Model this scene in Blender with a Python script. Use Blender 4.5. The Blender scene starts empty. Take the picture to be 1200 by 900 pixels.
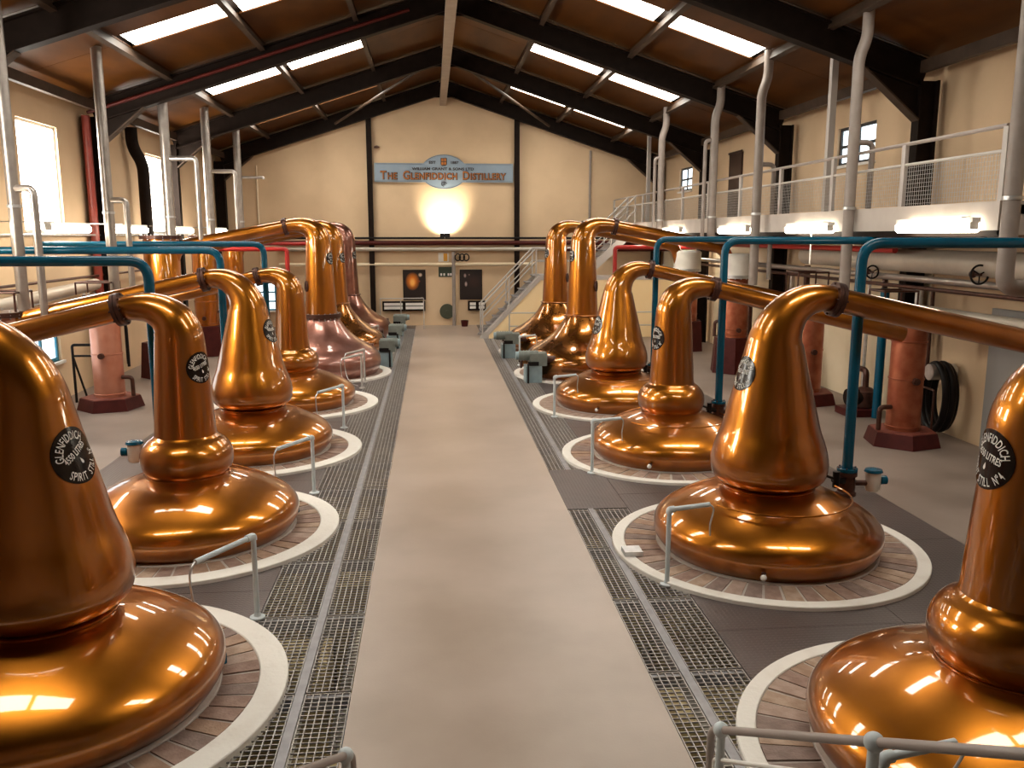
import bpy, bmesh, math, random
from mathutils import Vector, Matrix
random.seed(7)
PI = math.pi
SC = bpy.context.scene
COL = SC.collection

# ------------------------------------------------------------------ camera
F_PX, VPX, VPY = 1000.0, 506.2, 275.4           # focal length and hall vanishing point, 1200x900 frame
CAM = Vector((-0.42, 0.0, 3.0))
yv = Vector((VPX - 600, VPY - 450, F_PX)).normalized()
uv = Vector((0, -yv.z, yv.y)).normalized()
xv = yv.cross(uv)
if xv.x < 0:
    xv = -xv
Rm = Matrix((xv, yv, uv))                          # rows: world axes seen in camera axes (x right, y down, z forward)
right, down, fwd = Rm.col[0], Rm.col[1], Rm.col[2]
cd = bpy.data.cameras.new('camera')
cd.sensor_width = 36
cd.lens = 36 * F_PX / 1200
cd.clip_start, cd.clip_end = .05, 200
cam = bpy.data.objects.new('camera', cd)
cam.matrix_world = Matrix.Translation(CAM) @ Matrix((right, -down, -fwd)).transposed().to_4x4()
COL.objects.link(cam)
SC.camera = cam

# ------------------------------------------------------------------ world, exposure, light levels
W = bpy.data.worlds.new('world')
SC.world = W
W.use_nodes = True
W.node_tree.nodes['Background'].inputs[0].default_value = (.75, .87, 1, 1)
W.node_tree.nodes['Background'].inputs[1].default_value = 1.0
SC.view_settings.view_transform = 'Standard'
SC.view_settings.look = 'None'
SC.view_settings.gamma = 1
SC.view_settings.use_curve_mapping = False
SC.view_settings.exposure = 0.08
SKYLIGHT, WINDOW, TUBE, PIT_TUBE, FLOOD = 16.0, 27.0, 19.0, 8.0, 380.0
try:
    SC.cycles.use_denoising = True
    SC.cycles.max_bounces = 8
    SC.cycles.sample_clamp_indirect = 6
except Exception:
    pass

# ------------------------------------------------------------------ materials
def mat(name, col, rough=.5, metal=0.0, col2=None, scale=6.0, bump=0.0, bscale=40.0, emit=0.0, stretch=None,
        coat=0.0, spec=None, lo=.35, hi=.65, detail=4.0, rvar=0.0):
    m = bpy.data.materials.new(name)
    m.use_nodes = True
    nt = m.node_tree
    p = nt.nodes['Principled BSDF']
    p.inputs['Base Color'].default_value = (*col, 1)
    p.inputs['Roughness'].default_value = rough
    p.inputs['Metallic'].default_value = metal
    if coat:
        p.inputs['Coat Weight'].default_value = coat
        p.inputs['Coat Roughness'].default_value = .05
        p.inputs['Coat IOR'].default_value = 1.6
    if spec is not None:
        p.inputs['Specular IOR Level'].default_value = spec
    if emit:
        p.inputs['Emission Color'].default_value = (*col, 1)
        p.inputs['Emission Strength'].default_value = emit
    tc = None
    if col2 or bump or rvar:
        tc = nt.nodes.new('ShaderNodeTexCoord')
        mp = nt.nodes.new('ShaderNodeMapping')
        nt.links.new(tc.outputs['Object'], mp.inputs[0])
        if stretch:
            mp.inputs['Scale'].default_value = stretch
    if col2 or rvar:
        nz = nt.nodes.new('ShaderNodeTexNoise')
        nz.inputs['Scale'].default_value = scale
        nz.inputs['Detail'].default_value = detail
        nt.links.new(mp.outputs[0], nz.inputs['Vector'])
    if col2:
        rp = nt.nodes.new('ShaderNodeValToRGB')
        rp.color_ramp.elements[0].position = lo
        rp.color_ramp.elements[1].position = hi
        rp.color_ramp.elements[0].color = (*col, 1)
        rp.color_ramp.elements[1].color = (*col2, 1)
        nt.links.new(nz.outputs['Fac'], rp.inputs[0])
        nt.links.new(rp.outputs[0], p.inputs['Base Color'])
    if rvar:
        mr = nt.nodes.new('ShaderNodeMapRange')
        mr.inputs['To Min'].default_value = max(.02, rough - rvar)
        mr.inputs['To Max'].default_value = rough + rvar
        nt.links.new(nz.outputs['Fac'], mr.inputs[0])
        nt.links.new(mr.outputs[0], p.inputs['Roughness'])
    if bump:
        n2 = nt.nodes.new('ShaderNodeTexNoise')
        n2.inputs['Scale'].default_value = bscale
        n2.inputs['Detail'].default_value = 3
        nt.links.new(mp.outputs[0], n2.inputs['Vector'])
        bp = nt.nodes.new('ShaderNodeBump')
        bp.inputs['Strength'].default_value = bump
        bp.inputs['Distance'].default_value = .01
        nt.links.new(n2.outputs['Fac'], bp.inputs['Height'])
        nt.links.new(bp.outputs[0], p.inputs['Normal'])
    return m

M = {}
M['copper'] = mat('lacquered_copper', (.37, .122, .011), .31, 1.0, (.47, .162, .016), 3.0, rvar=.04, stretch=(1, 1, .3), coat=1.0)
M['copper_worn'] = mat('tarnished_copper', (.30, .13, .095), .36, 1.0, (.42, .21, .17), 3.5, rvar=.08, coat=.7)
M['copper_olive'] = mat('browned_copper', (.27, .092, .014), .27, 1.0, (.36, .132, .024), 3.0, rvar=.06, coat=1.0)
M['copper_dark'] = mat('dark_purple_copper', (.22, .085, .06), .32, 1.0, (.32, .14, .10), 3.5, rvar=.07, coat=.8)
M['copper_matt'] = mat('matt_condenser_copper', (.42, .14, .07), .45, .7, (.30, .075, .035), 5.0, bump=.1, bscale=30, rvar=.06)
M['copper_pink'] = mat('pink_condenser_copper', (.62, .30, .21), .42, .75, (.55, .23, .15), 4.0, rvar=.06)
M['bronze'] = mat('dark_bronze_fitting', (.055, .022, .015), .4, .5, (.09, .036, .024), 12)
M['oxide'] = mat('oxide_red_paint', (.050, .006, .005), .5, 0, (.07, .010, .008), 7, bump=.1, spec=.2)
M['oxide_top'] = mat('oxide_red_lighter_top', (.22, .06, .035), .6, 0, (.15, .03, .02), 8)  # paler red than the sides of the condenser base
M['blue'] = mat('teal_blue_paint', (.001, .066, .118), .25, 0, (.0015, .078, .138), 4, spec=.35)
M['grey_pipe'] = mat('grey_painted_pipe', (.25, .205, .18), .45, 0, (.30, .25, .22), 5)
M['galv'] = mat('galvanised_steel', (.5, .5, .5), .38, .8, (.62, .62, .62), 14)
M['steel_tube'] = mat('stainless_pipe', (.34, .30, .27), .32, .7, (.42, .375, .34), 6)
M['paleblue'] = mat('pale_blue_grey_paint', (.52, .58, .60), .4, 0, (.58, .63, .65), 9)
M['white'] = mat('white_paint', (.78, .75, .70), .5, 0, (.70, .67, .62), 6)
M['fascia'] = mat('dull_white_fascia_paint', (.47, .41, .36), .55, 0, (.53, .47, .42), 3)
M['rail'] = mat('taupe_handrail_paint', (.30, .25, .225), .42, 0, (.34, .285, .255), 6)
M['railgrey'] = mat('light_grey_rail_paint', (.47, .43, .40), .45, .1)
M['cream'] = mat('cream_wall_paint', (.61, .435, .27), .75, 0, (.67, .485, .305), 1.1, bump=.12, bscale=25)
M['cream_low'] = mat('pale_lower_wall_paint', (.70, .57, .39), .7, 0, (.76, .63, .45), 1.4, bump=.1, bscale=25)
M['yellowpanel'] = mat('warm_cream_panel_paint', (.90, .68, .37), .6, 0, (.92, .71, .41), 1.5)
M['lining'] = mat('brown_timber_lining', (.062, .020, .003), .5, 0, (.095, .032, .005), 3.0, spec=.12, stretch=(1, .25, 1), bump=.06)
M['darksteel'] = mat('black_brown_steel_paint', (.011, .0065, .0045), .6, 0, (.016, .0095, .007), 5, spec=.08)
M['purlin'] = mat('purlin_brown_grey_paint', (.065, .040, .027), .55, 0, (.045, .028, .018), 5, spec=.2)
M['ridge'] = mat('ridge_tie_paint', (.26, .19, .14), .5, 0, (.31, .235, .175), 3)
M['skylight'] = mat('skylight_daylight_sheet', (1, .95, .84), .4, emit=SKYLIGHT)
M['pane'] = mat('bright_daylight_pane', (1, .95, .85), .2, emit=WINDOW)
M['pane_blue'] = mat('cool_daylight_pane', (.80, .93, 1.0), .2, emit=2.2)
M['tube'] = mat('fluorescent_tube', (1, .90, .72), .3, emit=TUBE)
M['pit_tube'] = mat('warm_basement_tube', (1, .86, .55), .3, emit=PIT_TUBE)
M['aisle'] = mat('polished_aisle_concrete', (.35, .27, .215), .33, 0, (.43, .34, .28), .9, bump=.06, bscale=60, detail=8, rvar=.07)
M['concrete'] = mat('side_floor_concrete', (.19, .145, .12), .48, 0, (.245, .19, .16), 1.2, bump=.08, bscale=30, detail=7, rvar=.08)
M['grate'] = mat('galvanised_grating', (.42, .385, .36), .4, .3, (.34, .31, .29), 9)
M['bearer'] = mat('grey_bearer_steel', (.30, .29, .30), .45, .4, (.24, .23, .24), 9)
M['kerb'] = mat('white_painted_kerb', (.78, .74, .68), .7, 0, (.66, .60, .53), 3, bump=.3, bscale=30, lo=.5, hi=.75)
M['cement'] = mat('grey_cement_ring', (.42, .365, .32), .8, 0, (.50, .44, .39), 9, bump=.3, bscale=50)
BR = [((.24, .145, .108), (.32, .21, .165)), ((.33, .225, .175), (.41, .295, .235)), ((.195, .13, .105), (.26, .185, .155)),
      ((.42, .30, .22), (.32, .21, .145)), ((.29, .175, .115), (.37, .24, .165))]
BRK = [mat('worn_brick', a, .75, 0, b, 16, bump=.35, bscale=60) for a, b in BR]
M['pitfloor'] = mat('basement_floor', (.06, .045, .035), .8, 0, (.10, .08, .06), 2)
M['pitbrick'] = mat('pale_yellow_brick', (.62, .50, .26), .8, 0, (.42, .31, .15), 7, bump=.3)
M['black'] = mat('black_rubber', (.008, .006, .006), .45, 0, spec=.2)
M['plaque'] = mat('black_enamel_plaque', (.006, .003, .003), .2, 0, spec=.35)
M['letter'] = mat('white_lettering', (.78, .75, .70), .5)
M['signblue'] = mat('grey_blue_sign_paint', (.235, .30, .37), .45, 0, (.265, .335, .405), 2)
M['signedge'] = mat('sign_edge_line', (.10, .11, .12), .5)
M['signorange'] = mat('sign_lettering_brown_orange', (.38, .125, .02), .5)
M['ink'] = mat('dark_ink', (.03, .02, .018), .5)
M['red'] = mat('bright_red_pipe_paint', (.42, .018, .012), .4, 0, (.36, .014, .01), 5)
M['redbrown'] = mat('dark_red_pipe_paint', (.055, .007, .005), .45, 0, (.075, .010, .007), 5, spec=.2)
M['redcol'] = mat('column_red_paint', (.22, .03, .018), .4, 0, (.17, .022, .014), 5)
M['insul'] = mat('pale_insulation_jacket', (.55, .49, .41), .42, .25, (.48, .42, .35), 3)
M['teal_grey'] = mat('grey_green_machine_paint', (.15, .17, .15), .45, 0, (.19, .21, .19), 8)
M['pale_machine'] = mat('pale_blue_machine_paint', (.22, .30, .33), .45, 0, (.27, .36, .39), 8)
M['doorgrey'] = mat('grey_door_paint', (.25, .235, .225), .5)
M['doorbrown'] = mat('dark_brown_door', (.035, .014, .009), .45)
M['frame_dark'] = mat('dark_window_frame', (.03, .03, .035), .4)
M['frame_blue'] = mat('blue_window_frame', (.03, .20, .30), .4)
M['exit'] = mat('dark_green_notice', (.03, .045, .025), .5)
M['yellow'] = mat('yellow_notice', (.70, .33, .03), .5)
M['olive'] = mat('olive_drum', (.05, .055, .03), .6)

def plate_mat():
    m = mat('dark_chequer_plate', (.075, .058, .055), .40, .3, (.10, .078, .074), 2.0, rvar=.06)
    nt = m.node_tree
    p = nt.nodes['Principled BSDF']
    tc = nt.nodes.new('ShaderNodeTexCoord')
    vo = nt.nodes.new('ShaderNodeTexVoronoi')
    vo.inputs['Scale'].default_value = 26
    vo.inputs['Randomness'].default_value = 0
    nt.links.new(tc.outputs['Object'], vo.inputs['Vector'])
    mr = nt.nodes.new('ShaderNodeMapRange')
    mr.inputs['From Min'].default_value = .22
    mr.inputs['From Max'].default_value = .34
    mr.inputs['To Min'].default_value = 1
    mr.inputs['To Max'].default_value = 0
    nt.links.new(vo.outputs['Distance'], mr.inputs[0])
    bp = nt.nodes.new('ShaderNodeBump')
    bp.inputs['Strength'].default_value = .5
    bp.inputs['Distance'].default_value = .004
    nt.links.new(mr.outputs[0], bp.inputs['Height'])
    nt.links.new(bp.outputs[0], p.inputs['Normal'])
    return m
M['plate'] = plate_mat()

def poster_mat(name, blobs, base=(.012, .006, .005)):
    """flat print: soft round patches (x, z, radius, colour) on a dark ground, object coordinates"""
    m = bpy.data.materials.new(name)
    m.use_nodes = True
    nt = m.node_tree
    p = nt.nodes['Principled BSDF']
    p.inputs['Roughness'].default_value = .35
    tc = nt.nodes.new('ShaderNodeTexCoord')
    last = None
    for (bx, bz, br, bc, asp) in blobs:
        mp = nt.nodes.new('ShaderNodeMapping')
        mp.inputs['Location'].default_value = (-bx, 0, -bz / asp)
        mp.inputs['Scale'].default_value = (1, 0, 1 / asp)
        nt.links.new(tc.outputs['Object'], mp.inputs[0])
        ln = nt.nodes.new('ShaderNodeVectorMath')
        ln.operation = 'LENGTH'
        nt.links.new(mp.outputs[0], ln.inputs[0])
        mr = nt.nodes.new('ShaderNodeMapRange')
        mr.inputs['From Min'].default_value = br * .35
        mr.inputs['From Max'].default_value = br
        mr.inputs['To Min'].default_value = 1
        mr.inputs['To Max'].default_value = 0
        nt.links.new(ln.outputs['Value'], mr.inputs[0])
        mx = nt.nodes.new('ShaderNodeMix')
        mx.data_type = 'RGBA'
        nt.links.new(mr.outputs[0], mx.inputs['Factor'])
        mx.inputs['B'].default_value = (*bc, 1)
        # the RGBA sockets of the Mix node
        ca = [s for s in mx.inputs if s.type == 'RGBA']
        ca[0].default_value = (*base, 1)
        ca[1].default_value = (*bc, 1)
        if last:
            nt.links.new(last, ca[0])
        last = [s for s in mx.outputs if s.type == 'RGBA'][0]
    nt.links.new(last, p.inputs['Base Color'])
    return m

# ------------------------------------------------------------------ mesh helpers
class MB:
    def __init__(s):
        s.v, s.f = [], []

    def add(s, vs, fs):
        o = len(s.v)
        s.v += [tuple(v) for v in vs]
        s.f += [tuple(i + o for i in f) for f in fs]
        return s

    def box(s, x0, x1, y0, y1, z0, z1):
        vs = [(x, y, z) for z in (z0, z1) for y in (y0, y1) for x in (x0, x1)]
        return s.add(vs, [(0, 2, 3, 1), (4, 5, 7, 6), (0, 1, 5, 4), (2, 6, 7, 3), (0, 4, 6, 2), (1, 3, 7, 5)])

    def beam(s, p0, p1, w, d, up=(0, 0, 1), off=0.0):
        """rectangular bar p0->p1: w across, d along up; off shifts along up"""
        p0, p1, up = Vector(p0), Vector(p1), Vector(up)
        t = (p1 - p0).normalized()
        sd = t.cross(up).normalized()
        u = sd.cross(t).normalized()
        vs = []
        for p in (p0, p1):
            for a, b in ((-1, -1), (1, -1), (1, 1), (-1, 1)):
                vs.append(p + sd * (a * w / 2) + u * (b * d / 2 + off))
        return s.add(vs, [(0, 1, 2, 3), (7, 6, 5, 4), (0, 4, 5, 1), (1, 5, 6, 2), (2, 6, 7, 3), (3, 7, 4, 0)])

    def ibeam(s, p0, p1, w, d, up=(0, 0, 1), tf=.03, tw=.025):
        s.beam(p0, p1, tw, d - tf, up)
        s.beam(p0, p1, w, tf, up, d / 2 - tf / 2)
        return s.beam(p0, p1, w, tf, up, -d / 2 + tf / 2)

    def tube(s, pts, r, n=12, caps=True):
        pts = [Vector(p) for p in pts]
        rs = r if isinstance(r, (list, tuple)) else [r] * len(pts)
        tang = []
        for i in range(len(pts)):
            a = pts[max(i - 1, 0)]
            b = pts[min(i + 1, len(pts) - 1)]
            d1 = (pts[i] - a).normalized() if i > 0 else Vector()
            d2 = (b - pts[i]).normalized() if i < len(pts) - 1 else Vector()
            tang.append((d1 + d2).normalized())
        ref = Vector((0, 0, 1)) if abs(tang[0].z) < .9 else Vector((0, 1, 0))
        u = tang[0].cross(ref).normalized()
        vs, fs = [], []
        for i, p in enumerate(pts):
            t = tang[i]
            u = (u - t * u.dot(t)).normalized()
            w = t.cross(u)
            for k in range(n):
                a = 2 * PI * k / n
                vs.append(p + (u * math.cos(a) + w * math.sin(a)) * rs[i])
        for i in range(len(pts) - 1):
            for k in range(n):
                k2 = (k + 1) % n
                fs.append((i * n + k, i * n + k2, (i + 1) * n + k2, (i + 1) * n + k))
        if caps:
            fs.append(tuple(range(n))[::-1])
            fs.append(tuple((len(pts) - 1) * n + k for k in range(n)))
        return s.add(vs, fs)

    def lathe(s, prof, n=48, cx=0, cy=0, cap0=True, cap1=True, rot=0.0):
        vs, fs = [], []
        for r, z in prof:
            for k in range(n):
                a = 2 * PI * k / n + rot
                vs.append((cx + r * math.cos(a), cy + r * math.sin(a), z))
        for i in range(len(prof) - 1):
            for k in range(n):
                k2 = (k + 1) % n
                fs.append((i * n + k, i * n + k2, (i + 1) * n + k2, (i + 1) * n + k))
        if cap0:
            fs.append(tuple(range(n))[::-1])
        if cap1:
            fs.append(tuple((len(prof) - 1) * n + k for k in range(n)))
        return s.add(vs, fs)

    def ring(s, r0, r1, z0, z1, n=72, ch=.006):
        prof = [(r0, z0), (r1, z0), (r1, z1 - ch), (r1 - ch, z1), (r0 + ch, z1), (r0, z1 - ch), (r0, z0)]
        return s.lathe(prof, n, cap0=False, cap1=False)

    def wedge(s, r0, r1, a0, a1, z0, z1, n=2):
        vs, fs = [], []
        for i in range(n + 1):
            a = a0 + (a1 - a0) * i / n
            c, q = math.cos(a), math.sin(a)
            vs += [(r0 * c, r0 * q, z0), (r1 * c, r1 * q, z0), (r1 * c, r1 * q, z1), (r0 * c, r0 * q, z1)]
        for i in range(n):
            o = i * 4
            for k in range(4):
                k2 = (k + 1) % 4
                fs.append((o + k, o + 4 + k, o + 4 + k2, o + k2))
        fs += [(0, 1, 2, 3), (n * 4 + 3, n * 4 + 2, n * 4 + 1, n * 4)]
        return s.add(vs, fs)

    def sphere(s, c, r, n=12, m=8, sc=(1, 1, 1)):
        prof = [(max(r * math.sin(PI * i / m), 1e-4), -r * math.cos(PI * i / m)) for i in range(m + 1)]
        t = MB().lathe(prof, n, cap0=False, cap1=False)
        return s.add([(c[0] + v[0] * sc[0], c[1] + v[1] * sc[1], c[2] + v[2] * sc[2]) for v in t.v], t.f)

    def prism(s, poly, axis, a0, a1):
        """polygon (list of 2-D points) extruded along axis ('x','y','z')"""
        def put(p, a):
            return {'y': (p[0], a, p[1]), 'x': (a, p[0], p[1]), 'z': (p[0], p[1], a)}[axis]
        n = len(poly)
        vs = [put(p, a0) for p in poly] + [put(p, a1) for p in poly]
        fs = [tuple(range(n)), tuple(range(2 * n - 1, n - 1, -1))]
        fs += [(k, n + k, n + (k + 1) % n, (k + 1) % n) for k in range(n)]
        return s.add(vs, fs)

    def mesh(s, name, m, off=(0, 0, 0), angle=38, smooth=True):
        me = bpy.data.meshes.new(name)
        me.from_pydata([(v[0] - off[0], v[1] - off[1], v[2] - off[2]) for v in s.v], [], s.f)
        bm = bmesh.new()
        bm.from_mesh(me)
        bmesh.ops.recalc_face_normals(bm, faces=bm.faces)
        bm.to_mesh(me)
        bm.free()
        if smooth:
            me.polygons.foreach_set('use_smooth', [True] * len(me.polygons))
            me.set_sharp_from_angle(angle=math.radians(angle))
        if m is not None:
            me.materials.append(m)
        return me

    def build(s, name, m, parent=None, world=True, angle=38, smooth=True):
        off = (0, 0, 0)
        if parent is not None and world:
            off = base(parent)
        return put(s.mesh(name, m, off, angle, smooth), name, parent)

def base(o):
    v = Vector(o.location)
    while o.parent:
        o = o.parent
        v += o.location
    return v

def put(me, name, parent=None, loc=(0, 0, 0), rz=0.0):
    o = bpy.data.objects.new(name, me)
    COL.objects.link(o)
    o.location = loc
    o.rotation_euler = (0, 0, rz)
    o.parent = parent
    return o

def thing(name, label, cat, loc=(0, 0, 0), group=None):
    o = bpy.data.objects.new(name, None)
    o.empty_display_size = .1
    COL.objects.link(o)
    o.location = loc
    return tag(o, label, cat, group)

def tag(o, label, cat, group=None):
    o['label'], o['category'] = label, cat
    if group:
        o['group'] = group
    return o

def struct(o, label=None, cat=None):
    o['kind'] = 'structure'
    if label:
        o['label'] = label
    if cat:
        o['category'] = cat
    return o

def single(name, mb, m, label, cat, group=None, loc=None, angle=38):
    """a thing that is one mesh, origin at loc"""
    loc = loc or (0, 0, 0)
    o = put(mb.mesh(name, m, loc, angle), name, None, loc)
    return tag(o, label, cat, group)

def bent(pts, rad, n=6):
    """polyline with rounded corners"""
    pts = [Vector(p) for p in pts]
    out = [pts[0]]
    for i in range(1, len(pts) - 1):
        a, b, c = pts[i - 1], pts[i], pts[i + 1]
        d1, d2 = (a - b), (c - b)
        r = min(rad, d1.length * .49, d2.length * .49)
        p, q = b + d1.normalized() * r, b + d2.normalized() * r
        for k in range(n + 1):
            t = k / n
            out.append(p * (1 - t) ** 2 + b * 2 * t * (1 - t) + q * t * t)
    out.append(pts[-1])
    return out

def smooth_path(pts, n=5):
    """Catmull-Rom through tuples of any length"""
    P = [Vector(p) for p in pts]
    out = []
    for i in range(len(P) - 1):
        p0, p1, p2, p3 = P[max(i - 1, 0)], P[i], P[i + 1], P[min(i + 2, len(P) - 1)]
        for k in range(n):
            t = k / n
            out.append(.5 * ((2 * p1) + (p2 - p0) * t + (2 * p0 - 5 * p1 + 4 * p2 - p3) * t * t + (3 * p1 - p0 - 3 * p2 + p3) * t ** 3))
    out.append(P[-1])
    return out

TXT = {}
def text_geo(txt, size, bold=0.0, align='CENTER', spacing=1.0):
    """outline of a text as (verts, faces), cached at unit size"""
    key = (txt, round(bold / size, 3), align, spacing)
    if key not in TXT:
        cu = bpy.data.curves.new('lettering', 'FONT')
        cu.body, cu.size, cu.align_x, cu.offset = txt, 1.0, align, key[1]
        cu.space_character = spacing
        cu.resolution_u = 3
        ob = bpy.data.objects.new('lettering', cu)
        me = ob.to_mesh()
        TXT[key] = ([tuple(v.co) for v in me.vertices], [tuple(p.vertices) for p in me.polygons])
        ob.to_mesh_clear()
        bpy.data.objects.remove(ob)
        bpy.data.curves.remove(cu)
    vs, fs = TXT[key]
    return [(v[0] * size, v[1] * size, 0.0) for v in vs], fs

def catmull_profile(pts, n=4):
    return [(v.x, v.y) for v in smooth_path([(a, b) for a, b in pts], n)]

# ------------------------------------------------------------------ dimensions of the hall
XL, XR, YB, YF = -7.28, 7.38, 28.84, -5.0
PITCH, RAF0, LIN0 = .324, 7.44, 7.95           # roof slope, rafter underside and lining height at the ridge
FRAMES = [-3.0, 2.3, 7.6, 12.9, 18.2, 23.5, 28.6]
RX, LX = 2.8, -2.92
RY = [4.2, 7.7, 11.22, 14.75, 18.3, 21.95]
LY = [5.38, 8.65, 12.0, 15.35, 18.8, 22.15, 25.3]

# ================================================================== SETTING
def wall_grid(name, axis, plane, thick, u0, u1, z0, z1, holes, m):
    """wall slab with rectangular openings; axis 'x': slab at x=plane running along y"""
    us = sorted({u0, u1, *[h[0] for h in holes], *[h[1] for h in holes]})
    zs = sorted({z0, z1, *[h[2] for h in holes], *[h[3] for h in holes]})
    mb = MB()
    for i in range(len(us) - 1):
        for k in range(len(zs) - 1):
            cu, cz = (us[i] + us[i + 1]) / 2, (zs[k] + zs[k + 1]) / 2
            if any(h[0] < cu < h[1] and h[2] < cz < h[3] for h in holes):
                continue
            a, b = sorted((plane, plane + thick))
            if axis == 'x':
                mb.box(a, b, us[i], us[i + 1], zs[k], zs[k + 1])
            else:
                mb.box(us[i], us[i + 1], a, b, zs[k], zs[k + 1])
    return struct(mb.build(name, m, smooth=False))

WL = [(15.4, 17.0, 3.05, 4.95), (21.95, 23.35, 3.05, 4.95), (8.9, 10.5, 3.05, 4.95)]
WLOW = [(13.7, 16.35, .72, 1.75)]
WR = [(14.88, 16.32, 4.30, 5.0), (25.68, 27.0, 4.34, 5.04)]
wall_grid('wall_left', 'x', XL, -.3, YF, YB + .3, -.02, 5.74, WL + WLOW, M['cream'])
wall_grid('wall_right', 'x', XR, .3, YF, YB + .3, -.02, 5.74, WR, M['cream'])
gable = [(XL - .3, -.02), (XR + .3, -.02), (XR + .3, 5.68), (0, 8.11), (XL - .3, 5.68)]
struct(MB().prism(gable, 'y', YB, YB + .3).build('wall_back', M['cream'], smooth=False))
struct(MB().prism(gable, 'y', YF - .3, YF).build('wall_front', M['cream'], smooth=False))

WIN_N = [0]
def window(axis, plane, hole, mf, mp, bars=(1, 1), depth=.12, fw=.05, sash=False):
    WIN_N[0] += 1
    u0, u1, z0, z1 = hole
    s = 1 if plane > 0 else -1
    root = bpy.data.objects.new('window_%d' % WIN_N[0], None)
    COL.objects.link(root)
    root.location = (plane, (u0 + u1) / 2, z0) if axis == 'x' else ((u0 + u1) / 2, plane, z0)
    struct(root)
    def bx(mb, a0, a1, d0, d1, b0, b1):
        if axis == 'x':
            x0, x1 = sorted((plane + s * d0, plane + s * d1))
            mb.box(x0, x1, a0, a1, b0, b1)
        else:
            mb.box(a0, a1, plane + d0, plane + d1, b0, b1)
    fr = MB()
    bx(fr, u0, u1, .05, depth, z0, z0 + fw)
    bx(fr, u0, u1, .05, depth, z1 - fw, z1)
    bx(fr, u0, u0 + fw, .05, depth, z0 + fw, z1 - fw)
    bx(fr, u1 - fw, u1, .05, depth, z0 + fw, z1 - fw)
    fr.build('window_frame', mf, root, smooth=False)
    nx, nz = bars
    for i in range(1, nx):
        a = u0 + (u1 - u0) * i / nx
        b = MB()
        bx(b, a - fw / 2, a + fw / 2, .05, depth, z0 + fw, z1 - fw)
        b.build('glazing_bar', mf, root, smooth=False)
    for k in range(1, nz):
        a = z0 + (z1 - z0) * k / nz
        b = MB()
        bx(b, u0 + fw, u1 - fw, .055, depth - .005, a - fw / 2, a + fw / 2)
        b.build('glazing_bar', mf, root, smooth=False)
    for i in range(nx):
        for k in range(nz):
            p = MB()
            bx(p, u0 + (u1 - u0) * i / nx + .01, u0 + (u1 - u0) * (i + 1) / nx - .01, .085, .095,
               z0 + (z1 - z0) * k / nz + .01, z0 + (z1 - z0) * (k + 1) / nz - .01)
            p.build('pane', mp, root, smooth=False)
    sl = MB()
    bx(sl, u0 - .06, u1 + .06, -.05, .06, z0 - .05, z0)
    sl.build('window_sill', M['white'], root, smooth=False)
    return root

for h in WL:
    window('x', XL, h, M['white'], M['pane'], (1, 1), fw=.05)
for h in WLOW:
    window('x', XL, h, M['frame_blue'], M['pane_blue'], (4, 1), fw=.06)
for h in WR:
    window('x', XR, h, M['frame_dark'], M['pane_blue'], (2, 2), fw=.055)
wb = window('y', YB - .13, (-6.35, -5.55, .55, 1.75), M['frame_blue'], M['pane_blue'], (1, 4), fw=.05)

# ---------------- roof: outer sheet, lining boards, purlins, skylights
roof = bpy.data.objects.new('ceiling', None)
COL.objects.link(roof)
struct(roof)
for s in (-1, 1):
    MB().prism([(0, LIN0 + .12), (s * 8.2, LIN0 + .12 - 8.2 * PITCH), (s * 8.2, LIN0 + .2 - 8.2 * PITCH), (0, LIN0 + .2)],
               'y', YF - .4, YB + .4).build('roof_sheet', M['darksteel'], roof, smooth=False)
PX = [0.0, 1.84, 3.68, 5.5, 7.4]
SKY_W = .82
def slab(mb, s, x0, x1, y0, y1, lift, th):
    z = lambda x: LIN0 - PITCH * x + lift
    return mb.prism([(s * x0, z(x0)), (s * x1, z(x1)), (s * x1, z(x1) + th), (s * x0, z(x0) + th)], 'y', y0, y1)
for s in (-1, 1):
    for b in range(len(FRAMES) - 1):
        y0, y1 = FRAMES[b], FRAMES[b + 1]
        ym = (y0 + y1) / 2
        for k in range(4):
            x0, x1 = PX[k] + .012, PX[k + 1] - .012
            if k in (1, 2) and b > 0:
                slab(MB(), s, x0, x1, y0 + .01, ym - SKY_W / 2, 0, .03).build('lining_board', M['lining'], roof, smooth=False)
                slab(MB(), s, x0, x1, ym + SKY_W / 2, y1 - .01, 0, .03).build('lining_board', M['lining'], roof, smooth=False)
                slab(MB(), s, x0 + .1, x1 - .06, ym - SKY_W / 2 + .005, ym + SKY_W / 2 - .005, .02, .02).build('skylight_sheet', M['skylight'], roof, smooth=False)
            else:
                slab(MB(), s, x0, x1, y0 + .01, (y0 + y1) / 2 - .006, 0, .03).build('lining_board', M['lining'], roof, smooth=False)
                slab(MB(), s, x0, x1, (y0 + y1) / 2 + .006, y1 - .01, 0, .03).build('lining_board', M['lining'], roof, smooth=False)
    nrm = (s * PITCH, 0, 1)
    for x in PX[1:4]:
        z = LIN0 - PITCH * x - .085
        for b in range(len(FRAMES) - 1):
            mb = MB()
            a, c = (s * x, FRAMES[b] + .01, z), (s * x, FRAMES[b + 1] - .01, z)
            mb.beam(a, c, .02, .15, nrm)
            mb.beam((s * (x + .03), a[1], z - .07), (s * (x + .03), c[1], z - .07), .08, .02, nrm)
            mb.build('purlin', M['purlin'], roof, smooth=False)
    # eaves purlin
    for b in range(len(FRAMES) - 1):
        MB().beam((s * 6.95, FRAMES[b] + .12, 5.48), (s * 6.95, FRAMES[b + 1] - .12, 5.48), .10, .17).build('eaves_beam', M['purlin'], roof, smooth=False)

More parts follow.
